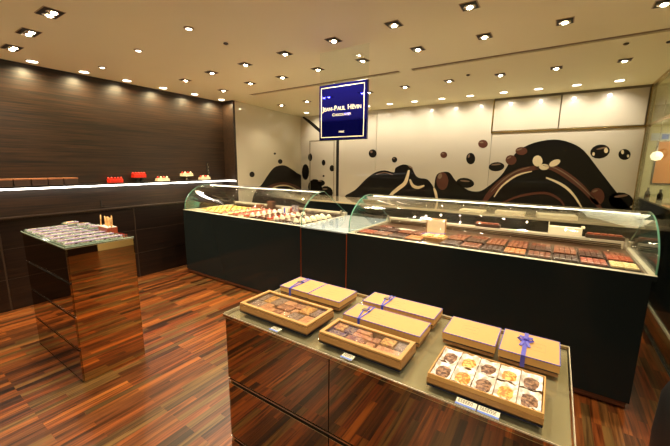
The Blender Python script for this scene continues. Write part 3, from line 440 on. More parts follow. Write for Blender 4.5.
# right: glass shopfront
g = MB().box(.84, .852, 3.0, YB, .02, ZC, 'wall_glass')
struct(g, 'window_1')
struct(MB().box(.825, .87, YB-.03, YB+.12, 0, ZC, 'gold', .003).box(.83, .86, YB-.06, YB-.045, 0, ZC, 'steel').box(.83, .862, 3.0, YB-.06, 1.985, 2.005, 'gold').box(.82, .862, 3.0, YB, ZC-.03, ZC, 'gold').box(.83, .862, 3.0, YB, 0, .02, 'steel'), 'trim_6')
struct(MB().box(1.3, 1.4, 2.3, 3.0, 0, ZC, 'wall_yellow').box(1.3, 1.4, YF, 2.3, 0, ZC, 'darkwood_low').box(.87, 1.3, 2.95, 3.0, 0, ZC, 'wall_yellow'), 'wall_right')
struct(MB().box(-7, 5, YF-.15, YF, 2.1, 3.3, 'black').box(-7, XL-.2, YF-.15, YF, 0, 2.1, 'black').box(1.4, 5, YF-.15, YF, 0, 2.1, 'black'), 'wall_front')
struct(MB().box(-7, 5, -7.1, -7, 0, 3.3, 'wall_yellow').box(-7.1, -7, -7, -1.3, 0, 3.3, 'wall_yellow').box(5, 5.1, -7, -1.3, 0, 3.3, 'wall_yellow'), 'wall_concourse')
for x in (-4, -1, 2): area((x, -3.6, 3.15), 60, 1.4, 1.4, (1, .9, .7), name='concourse_fill')  # unseen fill lamps, added out of view to brighten the shop ceiling
# corridor outside the glass
struct(MB().box(.84, 3.2, 7.2, 7.3, 0, ZC, 'wall_yellow').box(3.1, 3.2, 3.0, 7.2, 0, ZC, 'wall_yellow'), 'wall_corridor')
t = thing('poster', 'orange framed poster on the cream corridor wall beyond the glass', 'poster', (1.5, 7.2, 1.25))
MB().box(-.24, .3, -.02, 0, 0, .68, 'steel').build('frame', t); MB().box(-.22, .28, -.024, -.02, .02, .66, 'poster').build('picture', t)
t = thing('corridor_sign', 'white and blue notice strip above the orange poster outside', 'sign', (1.5, 7.2, 1.93))
MB().box(-.32, .3, -.02, 0, 0, .11, 'blue_white').build('board', t)
MB().box(-.2, -.12, -.023, -.02, .02, .09, 'tag_blue').build('notice', t)
MB().box(-.07, .0, -.023, -.02, .02, .09, 'tag_ink').build('notice', t)
t = thing('globe_lamp', 'round glowing lamp seen through the glass in the corridor', 'lamp', (1.21, 6.8, 0))
MB().lathe([(0, 1.61), (.05, 1.625), (.075, 1.68), (.05, 1.735), (0, 1.75)], 0, 0, 'globe').build('globe', t)
MB().tube([(0, 0, 1.74), (0, 0, ZC)], .004, 'steel').build('cord', t)
t = thing('corridor_counter', 'black glossy counter outside the glass with a pale foot strip', 'counter', (1.0, 4, 0))
MB().box(0, .5, -.9, 2.3, .02, 1.08, 'black_gloss', .004).build('body', t)
MB().box(-.012, 0, -.9, 2.3, 0, .022, 'tag').build('foot_strip', t, label='pale foot strip')
MB().box(-.01, .5, -.9, 2.3, 1.08, 1.1, 'stone', .003).build('counter_top', t)
bt = thing('dark_bottle', 'dark bottle on the counter outside, the one nearer the display case', 'bottle', (1.12, 5.75, 1.1), 0, 'bottles on the corridor counter')
MB().lathe([(.028, 0), (.03, .01), (.03, .07), (.012, .1), (.012, .12)], 0, 0, 'bottle', 14).build('body', bt)
MB().lathe([(.014, .12), (.014, .135), (.008, .14)], 0, 0, 'bottle', 12).build('cap', bt)
dup(bt, (1.07, 6.15, 1.1), label='dark bottle on the counter outside, further back against the corridor wall')
area((2.0, 5.6, 2.3), 55, 1.4, 2.4, (1, .9, .62), name='corridor_panel_light')

# wall plate on the wood
t = thing('wall_bracket', 'slim chrome bracket with two loops fixed to the dark wood wall', 'bracket', (XL, 3.21, 1.33))
MB().box(0, .006, -.022, .022, 0, .19, 'black', .002).build('plate', t)
for z in (.05, .14):
    MB().tube([(.012, .012*math.cos(a), z+.035*math.sin(a)) for a in [k*PI/6 for k in range(13)]], .003, 'steel', 6).build('loop', t)
# dark handle on lower wood
tag(MB().box(XL, XL+.012, 1.70, 1.712, .985, 1.06, 'black', .002).box(XL, XL+.03, 1.7, 1.73, .98, .988, 'steel').build('wall_hook'), 'small dark hook on the wood wall below the lit shelf', 'hook')

# ------------------------------------------------------------ mural
SIDE = {'b': [], 'l': []}
for side, layer, col, pts in MURAL: SIDE[side].append((layer, col, pts))
mr = thing('wall_mural', 'mural of dark chocolate splashes and flying drops on the cream back wall', 'mural', (0, YB, 0))
ml = thing('wall_mural', 'mural of a dark chocolate splash on the glossy side wall by the wood wall', 'mural', A0, ang)
NM = {('k', 0): 'splash', ('n', 1): 'brown_swirl', ('c', 2): 'highlight', ('g', 2): 'highlight'}
for side, root in (('b', mr), ('l', ml)):
    for layer, col, pts in SIDE[side]:
        d = .0015+layer*.0012
        w = max(p[0] for p in pts)-min(p[0] for p in pts)
        nm = 'drop' if (col in 'kn' and w < .2) else NM[(col, layer)]
        g = MB().prism(pts, 'y', -d, 0 if layer == 0 else -.0012*layer, 'mural_'+col)
        bmesh.ops.triangulate(g.bm, faces=[f for f in g.bm.faces if len(f.verts) > 4])
        g.build(nm, root)

# ------------------------------------------------------------ ceiling lamps
def square_light(label, loc, w=.165, d=.105, group='square ceiling lamps'):
    t = thing('ceiling_light', label, 'ceiling light', loc, 0, group)
    MB().box(-w/2-.006, w/2+.006, -d/2-.006, d/2+.006, -.003, 0, 'lamp_rim').build('trim_ring', t)
    MB().box(-w/2, w/2, -d/2, d/2, -.006, -.003, 'black').build('housing', t)
    for px in ((-.04, .04) if w > .12 else (0,)):
        MB().lathe([(.034, -.0065), (.036, -.010), (.032, -.012), (.028, -.009)], px, 0, 'reflector', 18).build('reflector', t)
        MB().lathe([(.018, -.007), (.018, -.010), (.012, -.015), (.003, -.017)], px, .008, 'bulb', 14).build('bulb', t)
    return t
SQ = [(-2.88, .92), (-3.44, .95), (-4.01, .98), (-3.81, 3.0), (-3.2, 2.92), (-2.68, 2.92), (-2.15, 2.88), (-1.62, 2.87), (-1.08, 2.85), (-.56, 2.85), (-.06, 2.86), (.43, 2.87),
      (-3.2, 2.38), (-2.66, 2.37), (-2.11, 2.34), (-1.57, 2.31), (-1.05, 2.29), (-.55, 2.29)]
SQ += [(-3.75, 2.42)]
SQB = [(-3.9, 4.22), (-3.32, 4.17), (-2.77, 4.13), (-2.21, 4.1), (-1.68, 4.06), (-1.14, 4.05), (-.61, 4.07), (-.11, 4.09), (.41, 4.13)]
SQN = [(-2.3, .9), (-1.7, .9), (-1.1, .9), (-.5, .9), (.1, .9), (.7, .9), (-3.4, -.5), (-2.3, -.5), (-1.1, -.5), (.1, -.5)]
first = square_light('', (SQ[0][0], SQ[0][1], ZC))
narrow = square_light('', (SQ[3][0], SQ[3][1], ZC), w=.092, d=.098)
def sq_label(p):
    x, y = p
    if y < 1.5: return {-2.88: 'largest square black ceiling lamp, topmost in the upper left corner', -3.44: 'square black ceiling lamp, middle of the three at upper left', -4.01: 'square black ceiling lamp in the upper left, the one closest to the wood wall'}.get(x, 'square ceiling lamp overhead behind the camera')
    if y > 3.5:
        k = sorted(q[0] for q in SQB).index(x)
        return 'square ceiling lamp behind the ceiling slot, %s from the left' % ordn(k)
    row = [q for q in SQ if abs(q[1]-y) < .3 and q[1] > 1.5]
    row = [q for q in SQ if (q[1] > 2.6) == (y > 2.6) and q[1] > 1.5]
    k = sorted(q[0] for q in row).index(x)
    return 'square ceiling lamp, %s from the left in the %s row before the slot' % (ordn(k), 'last' if y > 2.6 else 'second last')
first['label'] = sq_label(SQ[0]); first.location = (SQ[0][0], SQ[0][1], ZC)
narrow['label'] = sq_label(SQ[3])
for p in SQ[1:3]+SQN[6:]: dup(first, (p[0], p[1], ZC), label=sq_label(p))
for p in SQ[4:]+SQB+SQN[:6]: dup(narrow, (p[0], p[1], ZC), label=sq_label(p))
PW = 44
for p in SQ: spot((p[0], p[1], ZC-.035), PW*(1.2 if p[1] < 1.5 else 1), 2.1, .7)
for p in SQB: spot((p[0], p[1], ZC-.035), PW*.4, 2.0, .7)
for p in SQN: spot((p[0], p[1], ZC-.035), PW*.8, 2.1, .7)
# round lamps
def round_light(label, loc, group, r=.045):
    t = thing('round_downlight', label, 'ceiling light', loc, 0, group)
    MB().lathe([(r+.006, -.001), (r+.008, -.004), (r, -.006)], 0, 0, 'reflector', 24).build('ring', t)
    MB().lathe([(r-.001, -.0062), (r-.004, -.008)], 0, 0, 'disc', 24).build('diffuser', t)
    return t
rl = round_light('round lamp in the ceiling along the wood wall, first from the left', (-4.36, 1.2, ZC), 'round lamps along the wood wall')
WY = [1.2, 1.63, 2.06, 2.5, 2.95, 3.4]
for i, y in enumerate(WY[1:]): dup(rl, (-4.365, y, ZC), label='round lamp in the ceiling along the wood wall, %s from the left' % ordn(i+1))
for y in [-.55, -.1, .34, .77]+WY: spot((-4.37, y, ZC-.015), 40, 2.9, 1.0, (1, .78, .42), .012)
BX = [-4.03, -3.55, -3.15, -2.72, -2.32, -1.91, -1.5, -1.11, -.69, -.3, .09, .48]
vis = [x for x in BX if x not in (-3.55, -3.15)]
rb = None
for x in BX:
    lb = 'round lamp in the ceiling along the back wall, %s from the left' % ordn(vis.index(x)) if x in vis else 'round lamp in the ceiling along the back wall, behind the blue sign'
    if rb is None: rb = round_light(lb, (x, 5.05, ZC), 'round lamps along the back wall')
    else: dup(rb, (x, 5.02, ZC), label=lb)
    spot((x, 5.04, ZC-.02), 19, 1.7, 1.0, (1, .88, .7), .02, rot=(.75, 0, 0))
# small eyeball spots in the ceiling
e0 = thing('eyeball_spot', 'small tilted eyeball spot in the ceiling above the counters, nearer the camera', 'ceiling light', (-3.14, 1.6, ZC), 0, 'small eyeball spots')
MB().lathe([(.035, 0), (.036, -.004), (.026, -.008)], 0, 0, 'lamp_rim', 16).build('ring', e0)
MB().lathe([(.022, -.008), (.014, -.012), (.004, -.013)], 0, 0, 'disc', 12).build('bulb', e0)
dup(e0, (-4.0, 1.66, ZC), label='small tilted eyeball spot in the ceiling beside the wood wall lamps')
dup(e0, (-2.33, 1.56, ZC), label='small tilted eyeball spot in the ceiling, last before the rows of square lamps')
for k, (x, y) in enumerate(((-.9, 3.9), (.35, 3.6), (.62, 3.72), (-2.35, 1.9))):
    pl = ['left of the square lamps behind the slot', 'behind the slot near the right end', 'nearest the glass shopfront', 'in front of the square lamp rows']
    tag(MB().lathe([(.018, 0), (.02, -.006), (.012, -.012)], 0, 0, 'slot', 14).build('ceiling_sprinkler', None, (x, y, ZC)), 'tiny dark sprinkler cap in the ceiling ' + pl[k], 'sprinkler', 'sprinkler caps in the ceiling')

# ------------------------------------------------------------ shelf on the wood wall
ZS = 1.262
t = thing('wall_shelf', 'long thin shelf with a glowing edge strip on the dark wood wall', 'shelf', (XL, 0, ZS-.022))
MB().box(0, .12, -1.2, 3.53, .004, .022, 'darkwood_low', .001).build('board', t)
MB().box(.1, .125, -1.2, 3.53, -.012, .003, 'led').box(.125, .262, 3.512, 3.53, -.012, .003, 'led').build('light_strip', t, label='glowing white light strip')
area((XL+.1, 1.2, ZS-.045), 5, .03, 4.6, (1, .88, .7), name='shelf_strip_light')
# brown cartons at the left end of the shelf
y = .38; k = 0; carton = None
ys = [.34+.134*i for i in range(9)]
for i, y in enumerate(ys):
    lb = 'small brown carton on the wall shelf, %s' % ('right end of the row' if i == 8 else '%s from the right end' % ordn(8-i))
    if carton is None:
        carton = thing('gift_carton', lb, 'box', (XL+.06, y, ZS), 0, 'brown cartons on the wall shelf')
        MB().box(-.045, .045, -.062, .062, 0, .06, 'shelfbox_face', .002).build('body', carton)
        MB().box(-.047, .047, -.064, .064, .06, .075, 'shelfbox', .002).build('lid', carton)
    else: dup(carton, (XL+.06, y, ZS), label=lb)
def bowbox(y, z, lab, m='redbox'):
    t = thing('sweet_tin', lab, 'sweets', (XL+.06, y, z))
    MB().box(-.04, .04, -.075, .075, 0, .045, m, .004).build('body', t)
    g = MB()
    for q in (-.07, -.035, 0, .035, .07): g.lathe([(.012, .045), (.014, .055), (.006, .068), (.002, .07)], -.0, q, m, 8)
    g.build('topping', t)
    return t
bowbox(1.864, ZS, 'red tray of sweets on the lit shelf, standing directly on it')
st = tag(MB().box(XL+.02, XL+.1, 2.08, 2.20, ZS, ZS+.008, 'black').box(XL+.03, XL+.09, 2.1, 2.115, ZS+.008, ZS+.05, 'black').box(XL+.03, XL+.09, 2.165, 2.18, ZS+.008, ZS+.05, 'black').box(XL+.02, XL+.1, 2.07, 2.21, ZS+.05, ZS+.056, 'black').build('riser_stand'), 'small black riser under the raised red tray on the lit shelf', 'stand')
bowbox(2.145, ZS+.056, 'red tray of sweets raised on a small black riser on the shelf')
def cake(y, w, lab, tall=0, red=True):
    t = thing('cake', lab, 'cake', (XL+.06, y, ZS))
    z = 0
    if tall:
        MB().lathe([(.045, 0), (.02, .008), (.012, .02), (.012, .05), (.05, .056), (.05, .06)], 0, 0, 'steel', 18).build('cake_stand', t); z = .06
    MB().box(-.035, .035, -w/2, w/2, z, z+.022, 'cream', .003).box(-.033, .033, -w/2+.002, w/2-.002, z+.022, z+.042, 'choc_red', .003).build('sponge', t)
    n = max(3, int(w/.035))
    for i in range(n): MB().lathe([(.012, z+.042), (.014, z+.052), (.007, z+.064), (.002, z+.067)], 0, -w/2+(i+.5)*w/n, 'cream' if i % 2 or not red else 'red', 8).build('cream_swirl', t)
cake(2.45, .17, 'long red and white cake lying low on the lit shelf')
cake(2.81, .17, 'red and white cake raised on a steel cake stand on the lit shelf', 1)
cake(3.1, .17, 'small red and white cake at the far right end of the shelf', 0)

# ------------------------------------------------------------ sign
t = thing('hanging_sign', 'blue and black hanging shop sign with cream border between the display cases', 'sign', (-1.605, 2.5, 0))
SX = .245
MB().box(-SX, SX, .004, .03, 1.72, 2.196, 'sign_frame', .002).build('back_frame', t)
MB().box(-SX+.006, SX-.006, 0, .004, 1.726, 2.19, 'sign_blue').build('panel', t)
g = MB()
bx = .222; z0, z1 = 1.742, 2.172
for a in ((-bx, bx, z0, z0+.007), (-bx, bx, z1-.007, z1), (-bx, -bx+.007, z0, z1), (bx-.007, bx, z0, z1)): g.box(a[0], a[1], -.0015, 0, a[2], a[3], 'sign_line')
g.build('border', t)
MB().box(-SX, SX, .012, .018, 2.196, ZC, 'glass').build('hanging_pane', t)
def text(parts, y, z, parent, name, cx=0):
    """parts: list of (string, size); small capitals set side by side, centred at x=0"""
    obs = []; x = 0
    for s, sz in parts:
        cu = bpy.data.curves.new('lettering', 'FONT'); cu.body = s; cu.size = sz; cu.extrude = .0008; cu.offset = sz*.012
        o = bpy.data.objects.new('lettering', cu); C.objects.link(o); bpy.context.view_layer.update()
        w = max(v[0] for v in o.bound_box) if s.strip() else sz*.3
        obs.append((o, x, w)); x += w+sz*.09
    deps = bpy.context.evaluated_depsgraph_get(); bm = bmesh.new()
    for o, xx, w in obs:
        me = bpy.data.meshes.new_from_object(o.evaluated_get(deps))
        me.transform(Matrix.Translation((cx+xx-x/2, y, z)) @ Matrix.Rotation(PI/2, 4, 'X')); bm.from_mesh(me)
        bpy.data.objects.remove(o); bpy.data.meshes.remove(me)
    me = bpy.data.meshes.new(name); bm.to_mesh(me); bm.free(); me.materials.append(M['sign_line'])
    o = bpy.data.objects.new(name, me); C.objects.link(o); o.parent = parent
    return o
a, b = .056, .044
text([('J', a), ('EAN', b), ('-', a), ('P', a), ('AUL', b)], -.001, 1.972, t, 'lettering', -.082)
text([('H', a), ('ÉVIN', b)], -.001, 1.972, t, 'lettering', .128)
text([('C', .034), ('HOCOLATIER', .027)], -.001, 1.925, t, 'lettering')
text([('PARIS', .022)], -.001, 1.782, t, 'lettering')

# ------------------------------------------------------------ counters with curved glass
YC = 2.53; ZT = .885
PROF = [(2.562, ZT), (2.563, .93), (2.570, .985), (2.592, 1.035), (2.632, 1.085), (2.69, 1.135), (2.77, 1.18), (2.86, 1.205), (2.96, 1.213)]
YE = 3.42
def counter(name, lab, x0, x1):
    t = thing(name, lab, 'display case', ((x0+x1)/2, YC, 0)); w = (x1-x0)/2
    def Y(v): return v-YC
    MB().box(-w, w-.02*(x1 > 0), 0, .92, .055, ZT-.03, 'black_gloss', .002).build('body', t)
    MB().box(-w+.01, w-.035, .006, .9, .018, .055, 'skirt').build('kickplate', t)
    MB().box(-w+.03, w-.03, .04, .87, 0, .018, 'black').build('plinth', t)
    g = MB().box(-w, w, 0, .035, ZT-.03, ZT, 'black_gloss').box(-w, w, .026, .036, ZT, ZT+.003, 'rim').box(-w, w, 0, .026, ZT, ZT+.002, 'rim')
    g.box(-w, -w+.03, .035, .92, ZT-.03, ZT, 'rim').box(w-.03, w, .035, .92, ZT-.03, ZT, 'rim')
    g.build('rim', t, label='pale metal rim')
    MB().box(-w+.03, w-.03, .035, .85, ZT-.03, ZT-.02, 'deck').build('deck', t)
    MB().box(-w, w, .85, .92, ZT-.03, .925, 'rim', .004).build('back_rail', t)
    g = MB()
    for k in range(3): g.box(-w+.06, w-.06, .845-.012*k, .848, ZT-.015+.013*(2-k), ZT-.006+.013*(2-k), 'slat')
    g.build('slats', t)
    # curved front pane as a thin sheet
    g = MB(); pr = [(Y(a), b) for a, b in PROF]; inner = [(a+.006, b-.003) for a, b in pr]
    g.prism(pr+inner[::-1], 'x', -w, w, 'case_glass')
    for f in g.bm.faces: f.smooth = len(f.verts) == 4
    g.build('curved_glass', t)
    MB().box(-w, w, Y(2.955), Y(2.97), 1.206, 1.216, 'steel').build('top_edge', t)
    MB().box(-w+.05, w-.05, Y(2.94), Y(2.953), 1.196, 1.204, 'case_led').build('light_strip', t)
    for s in (-1, 1):
        xa = s*(w-.004)
        p = pr+[(Y(YE), .925), (Y(YE), ZT)]
        g = MB().prism(p, 'x', xa-.003, xa+.003, 'case_glass')
        sg = g.build('side_glass', t)
        e = MB(); ar = [(xa, a, b) for a, b in pr]
        e.strip([(s*(w-.003), a-.001, b+.001) for a, b in pr], .009, .004, 'glass_edge', Vector((1, 0, 0)))
        e.strip([(xa, pr[-1][0], pr[-1][1]), (xa, Y(YE), .928)], .006, .003, 'glass_edge', Vector((1, 0, 0)))
        e.build('glass_edge', sg, label='green glass edge')
        MB().box(xa-s*.03-.012, xa-s*.03+.012, .82, .85, ZT-.02, .955, 'steel', .003).build('bracket', t)
    area(((x0+x1)/2, 2.93, 1.18), 8, (x1-x0)*.9, .03, (1, .86, .6), rot=(-.25, 0, 0), name='case_strip_light')
    return t
counter('display_case', 'left curved glass display case of cakes on a long black counter', -4.165, -2.112)
counter('display_case', 'right curved glass display case of chocolates on a long black counter', -1.55, .545)
t = thing('service_counter', 'short black counter with pale blue glass top between the two display cases', 'counter', (-1.831, YC, 0))
w = .269
MB().box(-w, w, .003, .92, .075, ZT-.012, 'black_gloss', .002).build('body', t)
MB().box(-w, w, .02, .9, .022, .075, 'skirt').build('kickplate', t)
MB().box(-w, w, .05, .87, 0, .022, 'black').build('plinth', t)
MB().box(-w-.008, w+.008, 0, .93, ZT-.012, ZT+.002, 'bluewhite', .002).build('glass_top', t, label='pale blue glass top')
for s in (-1, 1): MB().box(s*(w+.006)-.004, s*(w+.006)+.004, .004, .02, .08, ZT-.014, 'floorshine').build('gap_strip', t, label='thin copper painted in the gap')  # strips that paint the floor's orange reflection into the gaps
# counter along the back wall
t = thing('back_counter', 'long low dark counter with cream top against the back wall', 'counter', (-1.8, 4.62, 0))
MB().box(-2.4, 2.6, 0, .76, .08, .87, 'black_gloss', .003).build('body', t)
MB().box(-2.4, 2.6, .04, .76, 0, .08, 'black').build('plinth', t)
MB().box(-2.43, 2.63, -.02, .8, .87, .9, 'stone', .003).build('counter_top', t)
for k, (x, y, w_, d_) in enumerate(((-.9, 4.75, .3, .2), (-.45, 4.8, .34, .2), (.05, 4.75, .4, .22))):
    tag(MB().box(-w_/2, w_/2, -d_/2, d_/2, 0, .02+.01*k, 'cream', .002).build('flat_carton', None, (x, y, .9), .1*(k-1)), 'flat white carton on the back counter, %s from the left' % ordn(k), 'box', 'flat white cartons on the back counter')

# ------------------------------------------------------------ cakes in the left case
ZD = ZT-.0192
def mk_cake(kind):
    t = thing({'y': 'lemon_tart', 'r': 'red_cake', 'c': 'cream_cake', 'p': 'pink_cake', 'b': 'chocolate_cake'}[kind], '', 'cake')
    body = {'y': 'sponge', 'r': 'sponge', 'c': 'choc_dark', 'p': 'cream', 'b': 'choc_dark'}[kind]
    top = {'y': 'yellow', 'r': 'red', 'c': 'cream', 'p': 'pink', 'b': 'choc_milk'}[kind]
    if kind in 'yc':
        MB().lathe([(.026, 0), (.031, .004), (.033, .018), (.030, .02)], 0, 0, body, 14).build('base', t)
        if kind == 'y': MB().lathe([(.031, .02), (.03, .026), (.018, .031), (.003, .033)], 0, 0, top, 14).build('glaze', t)
        else: MB().lathe([(.032, .02), (.034, .03), (.024, .042), (.026, .046), (.012, .058), (.002, .062)], 0, 0, top, 12).build('cream_swirl', t)
    else:
        MB().box(-.03, .03, -.026, .026, 0, .024, body, .003).build('base', t)
        MB().box(-.03, .03, -.026, .026, .024, .036, top, .003).build('glaze', t)
        MB().lathe([(.01, .036), (.012, .042), (.003, .05)], 0, 0, 'red' if kind == 'p' else 'cream', 8).build('berry', t)
    return t
rows = 'yyyyyypyrprcbbrcbbcc'
KN = {'y': 'small lemon yellow tart', 'r': 'small red glazed cake', 'c': 'white cream swirl cake', 'p': 'pink cake with red berry', 'b': 'square chocolate cake'}
proto = {}
nr = len(rows)
for i, kd in enumerate(rows):
    x = -4.05+i*(1.86/(nr-1))
    for j in range(6):
        y = 2.68+j*.095
        if kd == 'b' and j > 3: continue
        pos = (x+random.uniform(-.003, .003), y, ZD)
        lb = '%s, %s row of the left case, %s' % (KN[kd], ordn(i) if i < 18 else ('last but one' if i == 18 else 'rightmost'), ['nearest the front glass', 'second from the glass', 'third back', 'fourth back', 'fifth back', 'sixth back'][j])
        if kd not in proto:
            proto[kd] = mk_cake(kd); proto[kd].location = pos; proto[kd]['label'] = lb; proto[kd]['group'] = 'cakes in the left display case'
        else: dup(proto[kd], pos, label=lb, group='cakes in the left display case')
# small items at the back of the left case
card = thing('price_card', 'small upright picture card standing in the left case among the cakes', 'card', (-2.62, 3.05, ZD), 0)
MB().box(-.05, .05, 0, .004, .065, .15, 'photo_card').build('face', card); MB().box(-.03, .03, -.01, .02, 0, .065, 'glass').build('stand', card)
for k, (x, m_, nm, lb) in enumerate(((-3.5, 'choc_milk', 'loaf_cake', 'brown loaf cake at the back of the left case'), (-3.28, 'choc_dark', 'loaf_cake', 'tall dark stacked cake at the back of the left case'), (-3.0, 'ribbon', 'gift_box', 'small cream box with blue ribbon at the back of the left case'), (-2.85, 'choc_red', 'loaf_cake', 'red brown block cake behind the red rows'))):
    y = 3.31
    t = thing(nm, lb, 'cake' if nm == 'loaf_cake' else 'box', (x, y, ZD))
    if nm == 'gift_box':
        MB().box(-.06, .06, -.035, .035, 0, .06, 'cream', .003).build('body', t); MB().box(-.012, .012, -.037, .037, 0, .063, 'ribbon').build('ribbon', t)
    else:
        h = .12 if k == 1 else .06
        MB().box(-.055, .055, -.035, .035, 0, h, m_, .006).build('loaf', t); MB().box(-.05, .05, -.03, .03, h, h+.01, 'red' if k == 3 else 'choc_milk', .003).build('icing', t)

# ------------------------------------------------------------ chocolates in the right case
def tray(x, y, w, d, lab):
    t = thing('chocolate_tray', lab, 'tray', (x, y, ZD), 0, 'trays in the right display case')
    MB().box(-w/2, w/2, -d/2, d/2, 0, .008, 'tray').build('base', t)
    g = MB()
    for a in ((-w/2, w/2, -d/2, -d/2+.005), (-w/2, w/2, d/2-.005, d/2), (-w/2, -w/2+.005, -d/2, d/2), (w/2-.005, w/2, -d/2, d/2)): g.box(*a, .008, .02, 'tray')
    g.build('rim', t); return t
cp = {}
def choc(kind, loc, lab, group):
    if kind not in cp:
        nm, mat = {'d': ('dark_chocolate', 'choc_dark'), 'm': ('milk_chocolate', 'choc_milk'), 'r': ('red_brown_chocolate', 'choc_red'), 'g': ('caramel_chocolate', 'choc_gold'), 'c': ('cream_sweet', 'choc_cream')}[kind]
        o = MB().box(-.016, .016, -.022, .022, 0, .02, mat, .004).build(nm, None, loc); tag(o, lab, 'chocolate', group); cp[kind] = o
    else:
        o = cp[kind].copy(); C.objects.link(o); o.location = loc; o['label'] = lab; o['group'] = group
FR = 'dmgd.drmgmdrc'
CN = {'d': 'dark', 'm': 'milk', 'r': 'reddish brown', 'g': 'caramel coloured', 'c': 'speckled cream'}
xs_ = [-1.42+i*.153 for i in range(13)]
for i, kd in enumerate('rmdgXdmdgmdrc'):
    x = xs_[i]
    if kd in 'X': continue
    for rw, (yc, kk) in enumerate(((2.70, kd), (2.90, {'d': 'm', 'm': 'd', 'r': 'd', 'g': 'm', 'c': 'r'}[kd]))):
        tn = '%s %s' % (ordn(i if i < 4 else i-1), 'front row' if rw == 0 else 'second row')
        tray(x, yc, .145, .17, 'brown tray of %s chocolates, right case, %s, %s from left' % (CN[kk], 'front row' if rw == 0 else 'second row', ordn(i if i < 4 else i-1)))
        for a in range(4):
            for b in range(3):
                choc(kk, (x-.051+a*.034, yc-.05+b*.05, ZD+.008), 'small %s chocolate in the right case, %s, %s tray from left' % (CN[kk], 'front row' if rw == 0 else 'second row', ordn(i if i < 4 else i-1)), 'chocolates in tray %d %s' % (i+1, 'front' if rw == 0 else 'second'))
sl = None
for i in range(13):
    if i in (1, 2, 4): continue
    lb = 'flat scored chocolate slab in the third row back, %s from the left' % ordn(sum(1 for q in range(i) if q not in (1, 2, 4)))
    if sl is None:
        sl = thing('chocolate_slab', lb, 'chocolate', (xs_[i], 3.09, ZD), 0, 'slabs in the third row of the right case')
        MB().box(-.068, .068, -.07, .07, 0, .006, 'tray').build('backing', sl)
        g = MB()
        for a in range(4):
            for c_ in range(4): g.box(-.062+a*.032, -.034+a*.032, -.062+c_*.032, -.034+c_*.032, .006, .013, 'choc_milk', .002)
        g.build('slab_pattern', sl)
    else: dup(sl, (xs_[i], 3.09, ZD), label=lb)
# open gift box with upright lid, in the gap
t = thing('open_gift_box', 'open kraft gift box with its lid standing upright in the right case', 'box', (-.83, 2.8, ZD))
MB().box(-.1, .1, -.08, .08, 0, .035, 'kraft', .002).build('tray', t)
MB().box(-.1, .075, .085, .1, .0, .175, 'kraft', .002).box(-.09, .065, .083, .086, .012, .165, 'cream').build('lid', t, label='upright lid with pale inside')
for k in range(4): MB().box(-.085+k*.045, -.05+k*.045, -.06, .06, .035, .045, 'kraft_lid' if k % 2 else 'choc_cream', .003).build('sweet', t)
MB().strip([(-.1, -.03, .05), (-.04, -.01, .062), (.02, .01, .055), (.09, .03, .062)], .014, .003, 'ribbon').build('ribbon', t)
tag(MB().box(-.09, .09, -.035, .035, 0, .004, 'tag', .001).build('white_card', None, (-1.19, 3.08, ZD), -.1), 'flat white card lying behind the trays at left of the right case', 'card')
# on the back rail
t = thing('carton_box', 'long cream carton with raised flaps on the back rail of the right case', 'box', (.11, 3.412, .926))
MB().box(-.12, .12, -.03, .03, 0, .07, 'cream', .003).build('body', t); MB().box(-.122, -.115, -.03, .03, .07, .1, 'cream').box(.112, .135, -.03, .03, .07, .085, 'cream').build('flap', t)
def bar(x, w, lab):
    t = thing('chocolate_bar', lab, 'chocolate bar', (x, 3.412, .926))
    MB().box(-w/2, w/2, -.03, .03, 0, .03, 'tray', .002).build('box', t)
    g = MB(); n = int(w/.05)
    for k in range(n): g.box(-w/2+.01+k*(w-.02)/n, -w/2+.004+(k+1)*(w-.02)/n, -.022, .022, .03, .042, 'choc_red', .003)
    g.build('pieces', t)
bar(.38, .25, 'long chocolate bar in brown box at the right end of the back rail')
bar(-.5, .22, 'chocolate bar in brown box on the middle of the back rail')

# ------------------------------------------------------------ mirror display tables
def mirror_table(lab, x0, x1, y0, y1, z1, grooves, vj, side='-y'):
    t = thing('mirror_display_table', lab, 'display table', ((x0+x1)/2, (y0+y1)/2, 0)); w = (x1-x0)/2; d = (y1-y0)/2
    zt = z1-.012
    MB().box(-w+.01, w-.01, -d+.01, d-.01, .0, zt-.004, 'black').build('carcass', t)
    lv = [.006]+grooves+[zt-.004]
    for k, (a, b) in enumerate(zip(lv, lv[1:])):
        cuts = [-w]+[v-(x0+x1)/2 for v in vj]+[w]
        for a0, b0 in zip(cuts, cuts[1:]):
            MB().box(a0+.0015, b0-.0015, -d, -d+.01, a+.009, b-.012 if k < len(lv)-2 else b, 'bronze_dark', .0008).build('drawer_front', t)
            MB().box(a0+.0015, b0-.0015, -d-.001, -d+.01, a+.001, a+.0055, 'steel').build('drawer_edge', t, label='bright steel drawer edge')
        MB().box(-w+.0105, w-.0105, d-.01, d, a+.004, b-.004, 'bronze').build('back_panel', t)
    for s in (-1, 1): MB().box(s*w-(.01 if s > 0 else 0), s*w+(.01 if s < 0 else 0), -d+.0105, d, .006, zt-.004, 'bronze', .0005).build('side_panel', t, label='bronze mirror side panel')
    MB().box(-w, w, -d, d, zt-.004, zt, 'top_mirror').build('table_top', t)
    return t, w, d, zt
TB = mirror_table('large bronze mirror display table in the foreground carrying the kraft gift boxes', -.952, .082, .712, 1.152, .965, [.25, .45, .70], [-.49])
MB().box(-TB[1]-.004, TB[1]+.004, -TB[2]-.004, TB[2]+.004, TB[3]+.0008, .965, 'glass_top').build('glass_sheet', TB[0])
g = MB()
